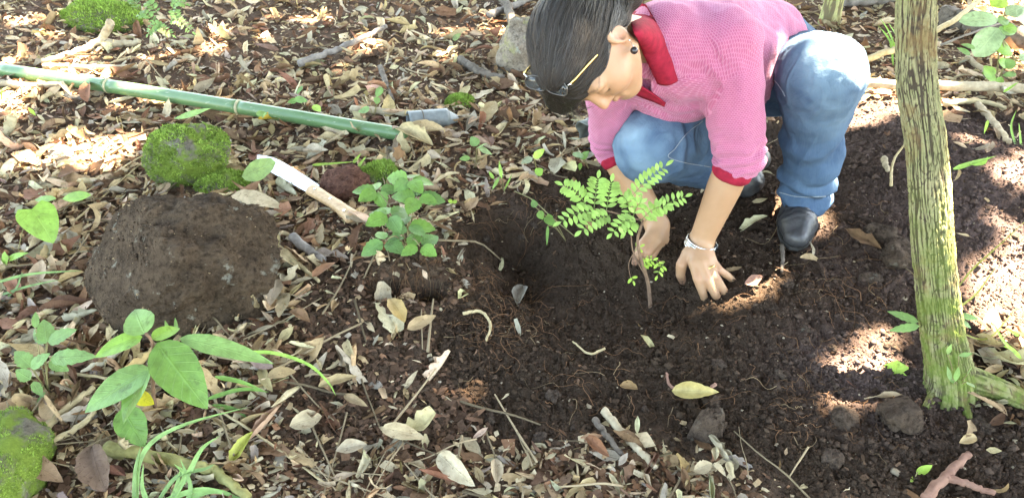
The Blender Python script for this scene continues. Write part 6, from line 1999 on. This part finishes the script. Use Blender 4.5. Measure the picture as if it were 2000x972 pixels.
asp = lr.uniform(.25, .8, n)
base = A([[-.5, -.5, 0], [0, -.5, .12], [.5, -.35, 0], [.45, .5, .05], [-.05, .45, .16], [-.5, .35, 0]])
Vf = base[None] * np.stack([np.ones(n), asp, np.ones(n)], 1)[:, None] * (1 + lr.normal(0, .16, (n, 6, 3)))
Vf = np.einsum('nij,nvj->nvi', Rf, Vf) * s[:, None, None] + np.stack([x, y, z], 1)[:, None]
Ff = (A([[0, 1, 4, 5], [1, 2, 3, 4]])[None] + (np.arange(n) * 6)[:, None, None]).reshape(-1, 4)
kc = A([k[1] for k in KIND] + [(.10, .055, .035), (.13, .075, .05)])[lr.choice(7, n, p=[.14, .19, .16, .07, .10, .18, .16])] * lr.uniform(.7, 1.2, (n, 1))
uvf = np.tile(A([[.1, .1], [.5, .2], [.9, .1], [.9, .4], [.5, .4], [.1, .4]]), (n, 1))
kc = np.where(mo[:, None] & (lr.random((n, 1)) < .8), A([.115, .068, .045]) * lr.lognormal(0, .4, (n, 1)), kc)
kc = np.where((dug_mask(x, y) > .5)[:, None] & (lr.random((n, 1)) < .965), A([.060, .037, .024]) * lr.lognormal(0, .35, (n, 1)), kc)
mb = MB(); mb.add(Vf.reshape(-1, 3), Ff, np.repeat(kc, 6, 0), uvf)
link("leaf_crumbs", mb.mesh("leaf_crumbs", LEAFA, False), None, "crumbled leaf fragments strewn over the forest floor", "leaf litter", kind="stuff")

NCR = 38000 if not DBG else 1500
u = lr.uniform(350, 2200, NCR * 3); v = lr.uniform(180, 1080, NCR * 3)
P0 = pz(u, v, 0.0); x, y = P0[:, 0], P0[:, 1]
_, _, dd = project(np.stack([x, y, 0 * x], 1))
idx = np.flatnonzero(lr.random(len(u)) < np.maximum(dug_mask(x, y) * .95 + .05, .7 * mould(u, v)) * np.clip((dd / 2.2), .5, 1))[:NCR]
x, y, uu, vv = x[idx], y[idx], u[idx], v[idx]; n = len(x)
s = np.clip(lr.lognormal(math.log(.0022), .50, n), .0011, .010)
z = ground_z(x, y) + s * .35
iv = A([[1, 0, 0], [-1, 0, 0], [0, 1, 0], [0, -1, 0], [0, 0, 1], [0, 0, -1.0]]); if_ = A([[0, 2, 4], [2, 1, 4], [1, 3, 4], [3, 0, 4], [2, 0, 5], [1, 2, 5], [3, 1, 5], [0, 3, 5]])
Vc = iv[None] * (1 + lr.normal(0, .22, (n, 6, 1))) * np.stack([lr.uniform(.8, 1.3, n), lr.uniform(.8, 1.3, n), lr.uniform(.6, 1.0, n)], 1)[:, None]
Rc = eulers(np.zeros(n), np.zeros(n), lr.uniform(0, 6.28, n))
Vc = np.einsum('nij,nvj->nvi', Rc, Vc) * s[:, None, None] + np.stack([x, y, z], 1)[:, None]
Fc = (if_[None] + (np.arange(n) * 6)[:, None, None]).reshape(-1, 3)
dry_sunlit = np.clip(1.1 * np.exp(-(((x - _dx) / .5) ** 2 + ((y - _dy) / .75) ** 2)) + .8 * np.exp(-(((x - _sx) / .16) ** 2 + ((y - _sy) / .14) ** 2)), 0, 1)
cc_ = (A([.040, .0265, .0175])[None] * (1 - dry_sunlit)[:, None] + A([.10, .068, .058])[None] * dry_sunlit[:, None]) * lr.lognormal(0, .24, (n, 1))  # crumbs carry the same painted sunlit tint in their colour
k = lr.random(n) < .012; cc_[k] = A([.40, .32, .22]) * lr.uniform(.6, 1.1, (k.sum(), 1))
mb = MB(); mb.add(Vc.reshape(-1, 3), Fc, np.repeat(cc_, 6, 0))
link("soil_crumbs", mb.mesh("soil_crumbs", crumb_material(), True), None, "loose crumbs of dark soil in and around the hole", "soil", kind="stuff")

ROOTM = crumb_material(); ROOTM.name = "rootlet"
mb = MB()
NRT = 620 if not DBG else 60
zones = [(lambda: (lr.normal(985, 60), lr.normal(600, 50)), 190, .055), (lambda: (lr.normal(820, 70), lr.normal(520, 45)), 120, .04), (lambda: (lr.normal(805, 65), lr.normal(575, 14)), 130, .035), (lambda: (lr.uniform(920, 1120), lr.uniform(385, 440)), 60, .05),
         (lambda: (lr.uniform(1000, 1750), lr.uniform(560, 900)), 150, .045), (lambda: (lr.normal(1560, 45), lr.normal(815, 35)), 45, .04), (lambda: (lr.uniform(1500, 1760), lr.uniform(420, 620)), 70, .045), (lambda: (lr.uniform(100, 1000), lr.uniform(100, 900)), 110, .06)]
paths = []
for fz, cnt, ln in zones:
    for _ in range(cnt if not DBG else 8):
        u_, v_ = fz()
        q = pz(u_, v_, 0.0); a = lr.uniform(0, 6.28); pts = []
        L = ln * lr.lognormal(0, .5); st = L / 6
        zoff = lr.uniform(.002, .008)
        for k in range(7):
            pts.append([q[0], q[1], zoff + abs(lr.normal(0, .004))])
            a += lr.normal(0, .55); q = q + A([math.cos(a), math.sin(a), 0]) * st
        paths.append(pts)
paths = A(paths); paths[..., 2] += ground_z(paths[..., 0], paths[..., 1])
for pts in paths:
    r = lr.uniform(.0004, .0010)
    Vt, Ft = tube(spline(pts, 12), np.linspace(r, r * .4, 12), 4, cap=False)
    c = A([.24, .125, .065]) if lr.random() < .9 else A([.36, .25, .14])
    mb.add(Vt, Ft, c * lr.uniform(.3, .95))
link("rootlets", mb.mesh("rootlets", ROOTM), None, "fine brown rootlets tangled in the dug soil", "roots", kind="stuff")
mb = MB()
NT = 420 if not DBG else 20
tu, tv = lr.uniform(-100, 2100, NT), lr.uniform(-60, 1000, NT)
p = pz(tu, tv, 0.0); ta, tl = lr.uniform(0, 6.28, NT), lr.uniform(.04, .22, NT)
keep = (dug_mask(p[:, 0], p[:, 1]) < .5) | (lr.random(NT) < .06)
tt = A([0, .33, .66, 1])
px_, py_ = p[:, :1] + (np.cos(ta) * tl)[:, None] * tt, p[:, 1:2] + (np.sin(ta) * tl)[:, None] * tt
tz = height(px_, py_) + .012 + .014 * lr.random((NT, 4))
for i in np.flatnonzero(keep):       # twig litter
    r = lr.uniform(.0010, .0036)
    Vt, Ft = tube(spline(np.stack([px_[i], py_[i], tz[i]], 1), 8), np.linspace(r, r * .6, 8), 5)
    mb.add(Vt, Ft, A([.34, .26, .16]) * lr.uniform(.35, 1.3))
link("twig_litter", mb.mesh("twig_litter", ROOTM), None, "thin broken twigs strewn through the leaf litter", "twigs", kind="stuff")
